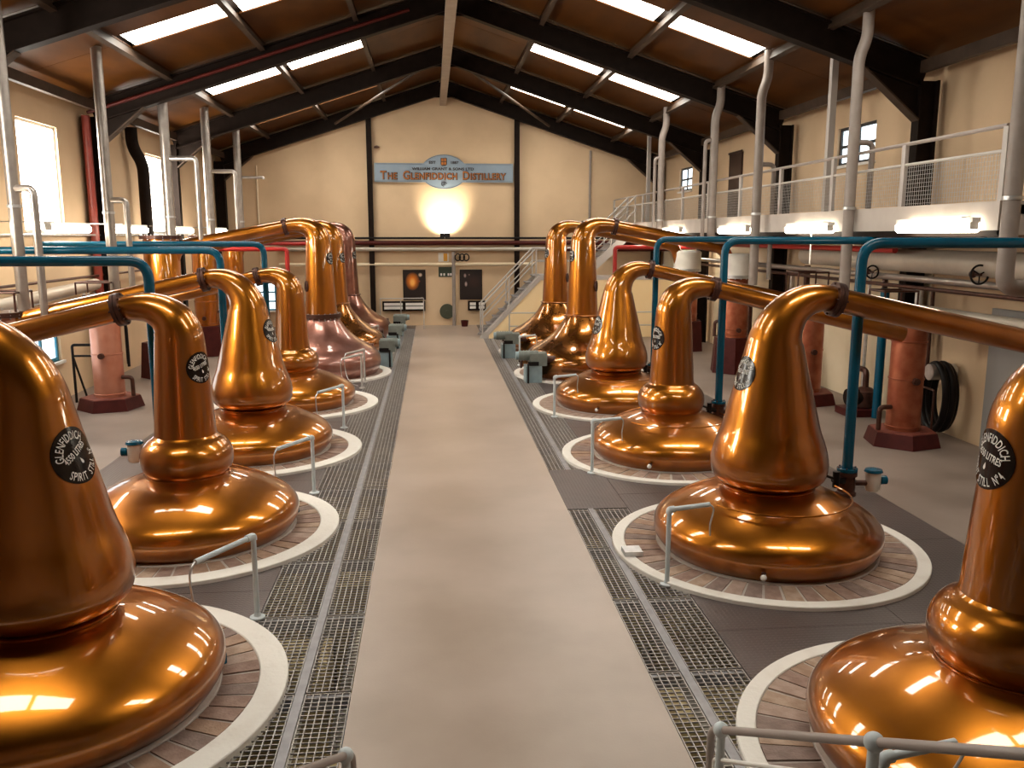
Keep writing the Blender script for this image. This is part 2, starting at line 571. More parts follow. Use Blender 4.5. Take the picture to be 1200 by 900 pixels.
# ---------------- steel portal frames
def frame(y, label, half=False):
    t = thing('portal_frame', label, 'steel frame', (0, y, 0), 'steel portal frames of the hall')
    up = lambda s: (s * PITCH, 0, 1)
    d = .42
    n = math.sqrt(1 + PITCH ** 2)
    for s in (-1, 1):
        o = d / 2 * n
        MB().ibeam((s * .06, y, RAF0 + o - .02), (s * 7.05, y, RAF0 + o - PITCH * 7.05), .2, d, up(s)).build('rafter', M['darksteel'], t, smooth=False)
        xo = 7.1
        MB().ibeam((s * xo, y, 0), (s * xo, y, 5.3), .2, .3, (s, 0, 0)).build('column', M['darksteel'], t, smooth=False)
        # haunch below the rafter
        hz = lambda x: RAF0 - PITCH * x
        MB().prism([(s * 6.95, 4.72), (s * 6.95, hz(6.95) + .03), (s * 6.05, hz(6.05) + .02)], 'y', y - .015, y + .015).build('haunch', M['darksteel'], t, smooth=False)
        MB().beam((s * 6.955, y, 4.72), (s * 6.05, y, hz(6.05)), .2, .025, (s, 0, 1)).build('haunch_flange', M['purlin'], t, smooth=False)  # lighter purlin colour paints in the light caught on this flange
        # apex gusset
    MB().prism([(-.55, RAF0 - .10), (.55, RAF0 - .10), (.55, RAF0 + .18), (0, RAF0 + .40), (-.55, RAF0 + .18)], 'y', y - .02, y + .02).build('apex_plate', M['darksteel'], t, smooth=False)
    return t
FL = ['dark steel portal frame behind the visitor stair landing', 'dark steel portal frame above the foot of the visitor stair',
      'dark steel portal frame before the first mezzanine railing post', 'dark steel portal frame nearest the end of the mezzanine railing',
      'dark steel portal frame carrying the dark red pipe', 'dark steel portal frame next to the gable frame',
      'dark steel gable frame standing against the sign wall']
for y, l in zip(FRAMES, FL):
    frame(y, l)
mb = MB().box(-.1, .1, YF + .05, YB - .02, 7.12, 7.33)
rt = single('ridge_tie', mb, M['ridge'], 'long grey-brown ridge tie beam hanging under the roof apex', 'beam', loc=(0, 0, 7.12))
for y in FRAMES:
    pass
# cross bracing of the last bay
for s, l in ((-1, 'thin roof brace in the last bay on the tall window side'), (1, 'thin roof brace in the last bay on the mezzanine side')):
    single('roof_brace', MB().tube([(s * .7, 24.0, RAF0 + .12 - PITCH * .7), (s * 3.4, 28.3, RAF0 + .12 - PITCH * 3.4)], .04, 8), M['purlin'], l, 'brace', 'roof braces')
# gable posts
for s, l in ((-1, 'dark steel gable post beside the end of the sign with EST'), (1, 'dark steel gable post beside the end of the sign with 1887')):
    px = s * 2.4
    l = 'dark steel gable post on the %s side of the distillery sign' % ('tall window' if s < 0 else 'mezzanine')
    single('gable_post', MB().ibeam((px, YB - .1, 0), (px, YB - .1, 6.75), .16, .18, (0, 1, 0)), M['darksteel'], l, 'post', 'gable posts', (px, YB - .1, 0))

# ---------------- floor: aisle slab, gratings, chequer plates, side concrete, basement below
floor = bpy.data.objects.new('floor', None)
COL.objects.link(floor)
struct(floor)
AX0, AX1 = -1.0, 1.03
GL0, GLm, GL1 = -1.84, -1.34, AX0
GR0, GRm, GR1 = AX1, 1.29, 1.71
MB().box(AX0, AX1, YF, YB, -.3, 0).build('aisle_slab', M['aisle'], floor, smooth=False)
MB().box(XL, -4.75, YF, YB, -.3, -.004).build('concrete_slab', M['concrete'], floor, smooth=False)
MB().box(4.75, XR, YF, YB, -.3, -.004).build('concrete_slab', M['concrete'], floor, smooth=False)
# chequer plates, laid in a running row
def plates(x0, x1, ys, ny):
    w = (x1 - x0) / ny
    for i in range(len(ys) - 1):
        for k in range(ny):
            MB().box(x0 + k * w + .003, x0 + (k + 1) * w - .003, ys[i] + .003, ys[i + 1] - .003, -.012, 0).build('floor_plate', M['plate'], floor, smooth=False)
ysR = [YF] + [RY[0] - 1.76 + 1.765 * i for i in range(0, 15)] + [YB]
ysL = [YF] + [LY[0] - 1.68 + 1.68 * i for i in range(0, 15)] + [YB]
plates(GR1, 4.75, ysR, 2)
plates(-4.75, GL0, ysL, 2)
plates(GR0, GR1, [9.0, 10.6], 1)
MB().box(1.71, 4.75, YF, YB, -.05, -.013).build('plate_support', M['bearer'], floor, smooth=False)
MB().box(-4.75, -1.84, YF, YB, -.05, -.013).build('plate_support', M['bearer'], floor, smooth=False)

def grating(w, l, cell=.05):
    mb = MB()
    nx, ny = max(2, round(w / cell)), round(l / cell)
    for i in range(nx + 1):
        x = w * i / nx
        mb.beam((x, 0, -.010), (x, l, -.010), .006, .016)
    for k in range(ny + 1):
        y = l * k / ny
        mb.beam((0, y, -.008), (w, y, -.008), .006, .010)
    return mb
GLEN = 1.18
GM = {}
def grate_run(x0, x1, ys, ye):
    n = max(1, round((ye - ys) / 1.2))
    l = (ye - ys) / n
    key = (round(x1 - x0, 3), round(l, 3))
    if key not in GM:
        GM[key] = grating(x1 - x0 - .02, l - .03).mesh('grating_panel', M['grate'], smooth=False)
    for i in range(n):
        put(GM[key], 'grating_panel', floor, (x0 + .01, ys + i * l + .015, 0))
    for i in range(n + 1):
        MB().box(x0, x1, ys + i * l - .025, ys + i * l + .025, -.11, -.03).build('bearer_bar', M['bearer'], floor, smooth=False)
grate_run(GL0, GLm - .03, .6, YB - 1.0)
grate_run(GLm + .03, GL1, .6, YB - 1.0)
for a, b in ((.6, 9.0), (10.6, YB - 3.4)):
    grate_run(GR0, GRm - .03, a, b)
    grate_run(GRm + .03, GR1, a, b)
MB().box(GLm - .03, GLm + .03, .3, YB, -.12, 0.002).build('bearer_bar', M['bearer'], floor, smooth=False)
MB().box(GRm - .03, GRm + .03, .3, 9.0, -.12, 0.002).build('bearer_bar', M['bearer'], floor, smooth=False)
MB().box(GRm - .03, GRm + .03, 10.6, YB, -.12, 0.002).build('bearer_bar', M['bearer'], floor, smooth=False)
for a, b in ((GL0, GL1), (GR0, GR1)):
    MB().box(a, b, YB - (1.0 if a < 0 else 3.4), YB, -.06, 0).build('floor_plate', M['plate'], floor, smooth=False)
    MB().box(a, b, YF, .6, -.06, 0).build('floor_plate', M['plate'], floor, smooth=False)
# basement
MB().box(-4.8, 4.8, YF, YB, -2.5, -2.4).build('basement_floor', M['pitfloor'], floor, smooth=False)
for s in (-1, 1):
    MB().box(*sorted((s * 4.7, s * 4.8)), YF, YB, -2.4, -.06).build('basement_wall', M['pitfloor'], floor, smooth=False)
rnd = random.Random(3)
bases = [(RX, y) for y in RY] + [(LX, y) for y in LY]
for (x, y) in bases:
    s = 1 if x > 0 else -1
    MB().box(*sorted((s * 1.95, s * 3.7)), y - .95, y + .95, -2.4, -.9).build('furnace_block', M['pitbrick'], floor, smooth=False)
    w = .28 + .2 * rnd.random()
    yy = y + .9 + .5 * rnd.random()
    MB().box(*sorted((s * (1.05 + .3 * rnd.random()), s * 1.9)), yy, yy + w * 1.6, -1.5, -.26 - .2 * rnd.random()).build('brick_pier', M['pitbrick'], floor, smooth=False)
    MB().box(*sorted((s * (1.02), s * 1.45)), y - .5, y - .05, -1.7, -.45).build('brick_pier', M['pitbrick'], floor, smooth=False)
for s in (-1, 1):
    for k, (xx, zz, r) in enumerate(((1.2, -.75, .05), (1.62, -1.2, .09), (1.42, -1.9, .12))):
        MB().tube([(s * xx, YF + .1, zz), (s * xx, YB - .1, zz)], r, 10).build('basement_pipe', (M['galv'], M['bearer'], M['blue'])[k], floor)
    for y in (4.6, 8.2, 11.8, 15.4, 19.0, 22.6):
        MB().tube([(s * .8, y, -.6), (s * .8, y + 1.2, -.6)], .025, 8).build('basement_lamp', M['pit_tube'], floor)

# ---------------- mezzanine along the right wall
MZX = 5.62
mz = thing('mezzanine', 'grey-white mezzanine walkway along the wall with the small dark-framed windows', 'mezzanine', (MZX, 18, 3.05))
MB().box(MZX, XR - .01, 8.75, YB - .02, 3.22, 3.32).build('deck', M['railgrey'], mz, smooth=False)
ny = 6
for i in range(ny):
    a, b = 8.75 + (YB - .02 - 8.75) * i / ny, 8.75 + (YB - .02 - 8.75) * (i + 1) / ny
    MB().box(MZX - .02, MZX, a + .004, b - .004, 3.05, 3.36).build('fascia_panel', M['fascia'], mz, smooth=False)
MB().box(MZX, MZX + .12, 8.75, YB - .02, 2.98, 3.06).build('edge_beam', M['darksteel'], mz, smooth=False)
MB().box(MZX, XR - .01, 8.75, 8.79, 3.0, 3.36).build('fascia_panel', M['fascia'], mz, smooth=False)
for y in (8.9, 12.9, 18.2, 23.5, 28.5):
    MB().box(MZX + .12, XR - .01, y - .06, y + .06, 3.0, 3.22).build('joist', M['darksteel'], mz, smooth=False)
mr = thing('mezzanine_railing', 'grey tube railing with wire mesh along the edge of the mezzanine', 'railing', (MZX, 18, 3.3))
PY = [8.8 + i * 1.98 for i in range(11)]
for y in PY:
    MB().box(MZX + .0, MZX + .05, y - .04, y + .04, 3.1, 4.13).build('post', M['railgrey'], mr, smooth=False)
MB().tube([(MZX + .025, PY[0], 4.14), (MZX + .025, PY[-1], 4.14)], .024, 10).build('top_rail', M['rail'], mr)
MB().tube([(MZX + .025, PY[0], 3.88), (MZX + .025, PY[-1], 3.88)], .02, 10).build('mid_rail', M['railgrey'], mr)
wm = MB()
for i in range(39):
    wm.beam((0, .05 + i * .05, .0), (0, .05 + i * .05, .49), .004, .004, (0, 1, 0))
for k in range(10):
    wm.beam((0, .03, .02 + k * .05), (0, 1.95, .02 + k * .05), .004, .004)
wmm = wm.mesh('wire_mesh_panel', M['galv'], smooth=False)
for i in range(10):
    put(wmm, 'wire_mesh_panel', mr, (.025, PY[i] - 18, .07))
# mezzanine door
d1 = struct(MB().box(XR - .05, XR - .002, 21.4, 22.3, 3.33, 5.05).build('door_1', M['doorbrown'], smooth=False))
MB().box(XR - .07, XR - .051, 21.36, 22.34, 5.05, 5.1).build('door_head', M['doorbrown'], d1, world=False, smooth=False)
# grey double door in the lower right wall
d2 = struct(MB().box(XR - .06, XR - .002, 8.4, 11.2, -.004, 2.0).build('door_2', M['doorgrey'], smooth=False))
for y in (8.42, 9.75):
    MB().box(XR - .075, XR - .06, y + .1, y + 1.25, .15, 1.8).build('door_panel', M['doorgrey'], d2, world=False, smooth=False)
# pale dado on the lower right wall between pilasters
for i, (a, b) in enumerate(((12.75, 17.4), (18.9, 23.1), (23.9, 28.5))):
    struct(MB().box(XR - .03, XR - .001, a, b, 0, 2.9).build('trim_%d' % (i + 1), M['cream_low'], smooth=False))

# ================================================================== STILL BASES (brick rings)
NB = 50
BRICK_ME = {}
def brick_mesh(v, BR1):
    if (v, BR1) not in BRICK_ME:
        g = .010
        BRICK_ME[(v, BR1)] = MB().wedge(1.045, BR1, -PI / NB + g / 1.1, PI / NB - g / 1.1, -.03, .03, 2).mesh('brick', BRK[v], smooth=False)
    return BRICK_ME[(v, BR1)]
kerb_me = {-1: MB().ring(1.29, 1.48, -.03, .036, 96).mesh('kerb', M['kerb']), 1: MB().ring(1.36, 1.48, -.03, .036, 96).mesh('kerb', M['kerb'])}
bed_me = MB().ring(1.03, 1.37, -.03, .021, 72).mesh('mortar_bed', M['cement'])
inner_me = MB().ring(.93, 1.04, -.03, .035, 72).mesh('inner_cement_ring', M['cement'])
def plinth(x, y, label, single_bricks):
    t = thing('brick_plinth', label, 'plinth', (x, y, 0), 'round brick plinths under the stills')
    sd = 1 if x > 0 else -1
    B1 = 1.285 if sd < 0 else 1.355
    put(kerb_me[sd], 'kerb', t)
    put(bed_me, 'mortar_bed', t)
    put(inner_me, 'inner_cement_ring', t)
    rn = random.Random(int(y * 100))
    if single_bricks:
        for i in range(NB):
            b = put(brick_mesh(rn.randrange(5), B1), 'brick', t, (0, 0, rn.uniform(-.006, .003)), 2 * PI * i / NB + rn.uniform(-.004, .004))
    else:
        mb = MB()
        for i in range(NB):
            a = 2 * PI * i / NB
            mb.wedge(1.045, B1, a - PI / NB + .009, a + PI / NB - .009, -.03, .03, 1)
        o = mb.build('brick_course', BRK[1], t, world=False, smooth=False)
        o['kind'] = 'stuff'

# ================================================================== POT STILLS
POT = catmull_profile([(.86, -.10), (.935, -.02), (1.01, .055), (1.065, .145), (1.075, .235), (1.045, .31), (.98, .375), (.87, .445), (.72, .52), (.57, .58), (.47, .612), (.425, .63)], 4)
LAN = catmull_profile([(.385, .66), (.425, .668), (.475, .685), (.52, .73), (.543, .80), (.547, .88), (.532, .97), (.50, 1.075), (.455, 1.2), (.405, 1.4), (.355, 1.6), (.305, 1.8), (.258, 2.0)], 4)
BALL = catmull_profile([(.375, .62), (.40, .65), (.432, .70), (.449, .775), (.446, .84), (.42, .91), (.375, .967), (.325, 1.005), (.302, 1.03)], 5)
BNECK = catmull_profile([(.302, 1.025), (.294, 1.1), (.285, 1.25), (.265, 1.55), (.236, 1.98)], 3)
WPOT = catmull_profile([(1.02, -.10), (1.1, -.03), (1.19, .07), (1.245, .2), (1.255, .32), (1.22, .44), (1.14, .54), (1.03, .62), (.87, .71), (.71, .82), (.56, .96), (.455, 1.1), (.395, 1.2), (.355, 1.28)], 4)
WNECK = catmull_profile([(.345, 1.30), (.332, 1.5), (.315, 1.8), (.29, 2.3), (.262, 2.85)], 4)
SW = {'lantern': [(0, 1.9, .2795), (0, 1.96, .2655), (.003, 2.02, .2515), (.022, 2.11, .232), (.07, 2.215, .207), (.155, 2.32, .178), (.28, 2.395, .15), (.42, 2.42, .13), (.54, 2.41, .117)],
      'ball': [(0, 1.88, .2400), (0, 1.94, .2375), (.002, 2.0, .2335), (.018, 2.08, .224), (.06, 2.17, .205), (.145, 2.25, .175), (.265, 2.298, .15), (.40, 2.305, .13), (.52, 2.29, .117)],
      'wash': [(0, 2.72, .2665), (0, 2.8, .2635), (.003, 2.88, .259), (.022, 2.96, .25), (.075, 3.06, .232), (.185, 3.155, .198), (.33, 3.2, .168), (.5, 3.205, .148), (.655, 3.185, .136)]}
MC = {}
def shared(key, mk):
    if key not in MC:
        MC[key] = mk()
    return MC[key]

def rad_at(prof, z):
    for (r0, z0), (r1, z1) in zip(prof, prof[1:]):
        if z0 <= z <= z1:
            return r0 + (r1 - r0) * (z - z0) / (z1 - z0)
    return prof[-1][0]

def plaque(root, prof, th, z0, rad, number, rz=0.0):
    """enamel disc bent round the neck, with lettering"""
    th = math.radians(th)
    r0 = rad_at(prof, z0)
    def onto(u, v, h):
        c, s = math.cos(rz), math.sin(rz)
        u, v = u * c - v * s, u * s + v * c
        z = z0 + v
        r = rad_at(prof, z) + h
        a = th + u / r0
        return (r * math.cos(a), r * math.sin(a), z)
    def disc(ra, rb, h0, h1, nr=6, na=40):
        mb = MB()
        vs, fs = [], []
        for i in range(nr + 1):
            rr = ra + (rb - ra) * i / nr
            for k in range(na):
                a = 2 * PI * k / na
                vs.append(onto(rr * math.cos(a), rr * math.sin(a), h1))
        for i in range(nr):
            for k in range(na):
                k2 = (k + 1) % na
                fs.append((i * na + k, (i + 1) * na + k, (i + 1) * na + k2, i * na + k2))
        o = len(vs)
        for k in range(na):
            a = 2 * PI * k / na
            vs.append(onto(rb * math.cos(a), rb * math.sin(a), h0))
        for k in range(na):
            k2 = (k + 1) % na
            fs.append((nr * na + k, o + k, o + k2, nr * na + k2))
        return mb.add(vs, fs)
    pl = disc(.002, rad, -.004, .008).build('plaque', M['plaque'], root, world=False)
    lt = MB()
    def arc(txt, size, r, a_mid, top=True, extra=1.0, wide=1.0):
        ws = []
        for ch in txt:
            if ch == ' ':
                ws.append((ch, None, None, size * .32))
                continue
            vs, fs = text_geo(ch, size, size * .012, 'LEFT')
            x0 = min(v[0] for v in vs)
            x1 = max(v[0] for v in vs)
            ws.append((ch, [((v[0] - x0) * wide, v[1]) for v in vs], fs, (x1 - x0) * wide + size * .13 * extra))
        tot = sum(w[3] for w in ws)
        pos = -tot / 2
        for ch, vs, fs, w in ws:
            if vs:
                mid = pos + w / 2 - size * .065
                out = []
                for (x, y) in vs:
                    dx = x - (w - size * .13 * extra) / 2
                    if top:
                        a = a_mid - mid / (r + size * .35)
                        rr = r + y
                        cx, cy = math.cos(a), math.sin(a)
                        out.append((rr * cx + dx * cy, rr * cy - dx * cx))
                    else:
                        a = a_mid + mid / (r - size * .35)
                        rr = r - y
                        cx, cy = math.cos(a), math.sin(a)
                        out.append((rr * cx - dx * cy, rr * cy + dx * cx))
                lt.add([onto(p[0], p[1], .0105) for p in out], fs)
            pos += w
    arc('GLENFIDDICH', rad * .42, rad * .57, PI / 2, True, .7, .62)
    arc('SPIRIT STILL N\u00b0' + (number or ''), rad * .40, rad * .90, -PI / 2 + .05, False, .6, .56)
    vs, fs = text_geo('4550 LITRES', rad * .34, rad * .006)
    lt.add([onto(v[0] * .66, v[1] + rad * .0, .0105) for v in vs], fs)
    # small stag-head drop under the middle line
    vs = [(0, -.12), (.055, -.26), (.05, -.34), (0, -.38), (-.05, -.34), (-.055, -.26)]
    lt.add([onto(x * rad, y * rad, .0105) for x, y in vs], [(0, 5, 4, 3, 2, 1)])
    lt.build('lettering', M['letter'], pl, world=False, smooth=False)['kind'] = 'stuff'

def still(kind, x, y, s, label, pq=None, number=None, pots='copper', necks='copper', prad=.16, prz=0.0, swing=0.0, arm_end=None, group=None):
    t = thing('pot_still', label, 'still', (x, y, 0), group or ('wash stills' if kind == 'wash' else 'spirit stills'))
    if kind == 'wash':
        put(shared(('pot', 'wash', pots), lambda: MB().lathe(WPOT, 80, cap1=False).mesh('pot', M[pots])), 'pot', t)
        put(shared(('col', 'wash', necks), lambda: MB().lathe(catmull_profile([(.355, 1.275), (.375, 1.28), (.39, 1.295), (.375, 1.31), (.345, 1.315)], 3), 64, cap0=False, cap1=False).mesh('collar', M[necks])), 'collar', t)
        put(shared(('neck', 'wash', necks), lambda: MB().lathe(WNECK, 64, cap0=False, cap1=False).mesh('neck', M[necks])), 'neck', t)
        prof = WNECK
    else:
        put(shared(('pot', 'spirit', pots), lambda: MB().lathe(POT, 96, cap1=False).mesh('pot', M[pots])), 'pot', t)
        if kind == 'lantern':
            put(shared(('col', 'lan'), lambda: MB().lathe([(.425, .625), (.44, .63), (.445, .645), (.43, .655), (.405, .658), (.40, .665), (.385, .665)], 64, cap0=False, cap1=False).mesh('collar', M['copper'])), 'collar', t)
            put(shared(('neck', 'lan'), lambda: MB().lathe(LAN, 80, cap0=False, cap1=False).mesh('lantern_neck', M['copper'])), 'lantern_neck', t)
            prof = LAN
        else:
            put(shared(('col', 'ball'), lambda: MB().lathe([(.425, .61), (.425, .625), (.415, .632), (.40, .632), (.40, .64), (.375, .64)], 64, cap0=False, cap1=False).mesh('collar', M['copper'])), 'collar', t)
            put(shared(('ball',), lambda: MB().lathe(BALL, 80, cap0=False, cap1=False).mesh('boil_ball', M['copper'])), 'boil_ball', t)
            put(shared(('neck', 'ball'), lambda: MB().lathe(BNECK, 64, cap0=False, cap1=False).mesh('neck', M['copper'])), 'neck', t)
            prof = BNECK
    sw = smooth_path(SW[kind], 5)
    put(shared(('swan', kind, s, necks), lambda: MB().tube([(s * p.x, 0, p.y) for p in sw], [p.z for p in sw], 40, caps=False).mesh('swan_neck', M[necks], angle=60)), 'swan_neck', t)
    e, e0 = sw[-1], sw[-3]
    slope = {'lantern': -.215, 'ball': -.235, 'wash': -.19}[kind]
    d = Vector((s, 0, slope)).normalized()
    p0 = Vector((s * e.x, 0, e.y))
    fr = e.z + .045
    def flange():
        mb = MB()
        mb.tube([p0 - d * .012, p0 + d * .024], fr, 28)
        mb.tube([p0 + d * .03, p0 + d * .066], fr, 28)
        return mb.mesh('flange', M['bronze'])
    fl = put(shared(('fl', kind, s), flange), 'flange', t)
    def bolts():
        mb = MB()
        sd = d.cross(Vector((0, 1, 0)))
        for k in range(8):
            a = 2 * PI * k / 8
            q = p0 + (Vector((0, 1, 0)) * math.cos(a) + sd * math.sin(a)) * (fr - .02)
            mb.tube([q - d * .03, q + d * .085], .01, 6)
        return mb.mesh('bolts', M['bronze'])
    put(shared(('bolts', kind, s), bolts), 'bolts', fl)['kind'] = 'stuff'
    L = (arm_end if arm_end else (3.25 if s > 0 else 3.02)) - e.x
    q0 = p0 + d * .06
    q1 = p0 + d * (L / abs(d.x))
    r = e.z * .98
    def arm():
        if kind == 'wash':
            pts = bent([q0, q1, q1 + Vector((s * .12, 0, -.42))], .3, 8)
        else:
            pts = [q0, q1] if abs(y - RY[2]) > .01 else bent([q0, q1, q1 + Vector((.06, .22, -.04))], .12, 6)
        return MB().tube(pts, r, 32).mesh('lyne_arm', M[necks if kind != 'wash' else 'copper'])
    put(shared(('arm', kind, s, L, necks), arm), 'lyne_arm', t)
    if pq:
        plaque(t, prof, pq[0], pq[1], prad, number, prz)
    return t, q1

def sample_tap(t, th, z, prof, r=.014):
    th = math.radians(th)
    R = rad_at(prof, z)
    c, q = math.cos(th), math.sin(th)
    mb = MB()
    a = Vector((R * c, R * q, z))
    n = Vector((c, q, 0))
    mb.tube([a - n * .03, a + n * .07], .018, 10)
    mb.tube([a + n * .05 + Vector((0, 0, .03)), a + n * .05 - Vector((0, 0, .03))], .02, 8)
    tp = mb.build('sample_tap', M['bronze'], t, world=False)
    MB().sphere(tuple(a + n * .095), .028, 12, 8).build('tap_ball', M['white'], tp, world=False)

def hand_hole(t, th, z, prof):
    """small oval sight glass on a wash still neck"""
    th = math.radians(th)
    R = rad_at(prof, z)
    c, q = math.cos(th), math.sin(th)
    a = Vector((R * c, R * q, z))
    n = Vector((c, q, 0))
    sd = Vector((-q, c, 0))
    vs, fs = [], []
    N = 20
    for h, sc in ((-.02, 1), (.03, 1), (.03, .68), (.012, .66)):
        for k in range(N):
            an = 2 * PI * k / N
            vs.append(a + n * h + sd * (.055 * sc * math.cos(an)) + Vector((0, 0, .115 * sc * math.sin(an))))
    for i in range(3):
        for k in range(N):
            fs.append((i * N + k, i * N + (k + 1) % N, (i + 1) * N + (k + 1) % N, (i + 1) * N + k))
    fs.append(tuple(3 * N + k for k in range(N)))
    MB().add(vs, fs).build('sight_glass', M['bronze'], t, world=False)

ROWR, ROWL = 'in the row below the mezzanine', 'in the row along the tall windows'
# --- right row
r1, _ = still('ball', RX, RY[0], 1, 'copper spirit still with boil ball and legible plaque N\u00b0 4', (177, 1.81), '4', prad=.165, prz=-.22)
r2, _ = still('lantern', RX - .03, RY[1], 1, 'lantern-necked copper spirit still beside the pipe stand nearest still N\u00b0 4', (-170, 1.73), prad=.16)
r3, _ = still('ball', RX, RY[2], 1, 'copper spirit still with boil ball %s, third from the handrail' % ROWR, (-166, 1.64), prad=.16)
r4, _ = still('lantern', RX, RY[3], 1, 'lantern-necked copper spirit still %s, next to the wash stills' % ROWR, (-166, 1.45), prad=.16)
r5, _ = still('wash', RX, RY[4], 1, 'tall copper wash still %s, beside the last lantern-necked still' % ROWR, (-165, 2.56), pots='copper_olive', prad=.13, arm_end=3.12)
r6, _ = still('wash', RX - .06, RY[5], 1, 'tall copper wash still beside the lower stair flight', (-165, 2.54), pots='copper_olive', prad=.13, arm_end=3.12)
# --- left row
l1, _ = still('lantern', LX, LY[0], -1, 'lantern-necked copper spirit still with legible white-lettered plaque', (-18, 1.68), prad=.172, prz=.5)
l2, _ = still('ball', LX, LY[1], -1, 'boil-ball copper spirit still on the tall window side, between two lantern necks', (-30, 1.72), prad=.155, prz=.3)
l3, _ = still('lantern', LX - .03, LY[2], -1, 'lantern-necked copper spirit still %s, between two boil-ball stills' % ROWL, (-16, 1.71), prad=.16)
l4, _ = still('ball', LX, LY[3], -1, 'boil-ball copper spirit still on the tall window side, next to the wash stills', None)
l5, _ = still('wash', LX + .08, LY[4], -1, 'wash still with tarnished purple-grey copper pot and dark belt', (-24, 2.51), pots='copper_worn', prad=.13, arm_end=2.95)
l6, _ = still('wash', LX, LY[5], -1, 'tall copper wash still between the purple-potted still and the darkest still', (-24, 2.44), pots='copper_olive', prad=.13, arm_end=2.95)
l7, _ = still('wash', LX + .02, LY[6], -1, 'darkest purple-brown wash still, nearest the sign wall', (-24, 2.44), pots='copper_dark', necks='copper_dark', prad=.12, arm_end=2.95)
for t, th in ((r1, -140), (r2, -112), (r3, -118), (r4, -118)):
    sample_tap(t, th, .13, POT)
for t, th in ((r5, -35), (l5, -146), (l6, -140), (r6, -30)):
    hand_hole(t, th, 1.92, WNECK)
# bolted dark belt where the purple pot meets its neck
mb = MB().ring(.35, .43, 1.24, 1.33, 48)
bt = mb.build('belt', M['bronze'], l5, world=False)
mb = MB()
for k in range(20):
    a = 2 * PI * k / 20
    mb.tube([(.395 * math.cos(a), .395 * math.sin(a), 1.18), (.395 * math.cos(a), .395 * math.sin(a), 1.345)], .012, 6)
mb.build('belt_bolts', M['galv'], bt, world=False)['kind'] = 'stuff'
# manway doors of the wash stills, facing the aisle
def manway(t, s):
    mb = MB()
    mb.tube([(s * 1.0, -.25, .36), (s * 1.36, -.25, .36)], .15, 24)
    mw = mb.build('manway', M['copper_olive'], t, world=False)
    mb = MB().tube([(s * 1.34, -.25, .36), (s * 1.38, -.25, .36)], .18, 24)
    mb.tube([(s * 1.38, -.25, .36), (s * 1.41, -.25, .36)], .05, 12)
    mb.build('manway_cover', M['bronze'], mw, world=False)
for t, s in ((r5, -1), (r6, -1)):
    manway(t, s)
# thin copper steam line curled over the shoulder of still two
def shoulder_pipe(t, a0, a1, R=.74):
    pts = []
    for i in range(17):
        a = math.radians(a0 + (a1 - a0) * i / 16)
        r = R + .05 * math.sin(PI * i / 16)
        pts.append((r * math.cos(a), r * math.sin(a), .56))
    MB().tube(pts, .009, 8).build('copper_line', M['copper'], t, world=False)
shoulder_pipe(r2, -148, 8)
shoulder_pipe(r3, -148, 8)
shoulder_pipe(r4, -148, 8)

PLR = ['worn brick plinth with patchy white kerb under still N\u00b0 4', 'brick plinth with neat white kerb under the lantern-necked still next to still N\u00b0 4',
       'brick plinth under the boil-ball still third from the handrail below the mezzanine', 'brick plinth under the far lantern-necked still below the mezzanine',
       'brick plinth under the first wash still below the mezzanine', 'brick plinth under the wash still beside the stair flight']
PLL = ['broad white-kerbed brick plinth under the still with the legible white plaque', 'white-kerbed brick plinth under the boil-ball still between two lantern necks',
       'white-kerbed brick plinth under the lantern-necked still between two boil-ball stills', 'white-kerbed brick plinth under the boil-ball still next to the wash stills',
       'white-kerbed plinth under the purple-potted wash still', 'plinth under the wash still beside the purple-potted one', 'plinth under the darkest wash still by the sign wall']
for i, y in enumerate(RY):
    plinth(RX - (.03 if i == 1 else .06 if i == 5 else 0), y, PLR[i], i < 3)
for i, y in enumerate(LY):
    plinth(LX + (-.03 if i == 2 else .08 if i == 4 else .02 if i == 6 else 0), y, PLL[i], i < 3)

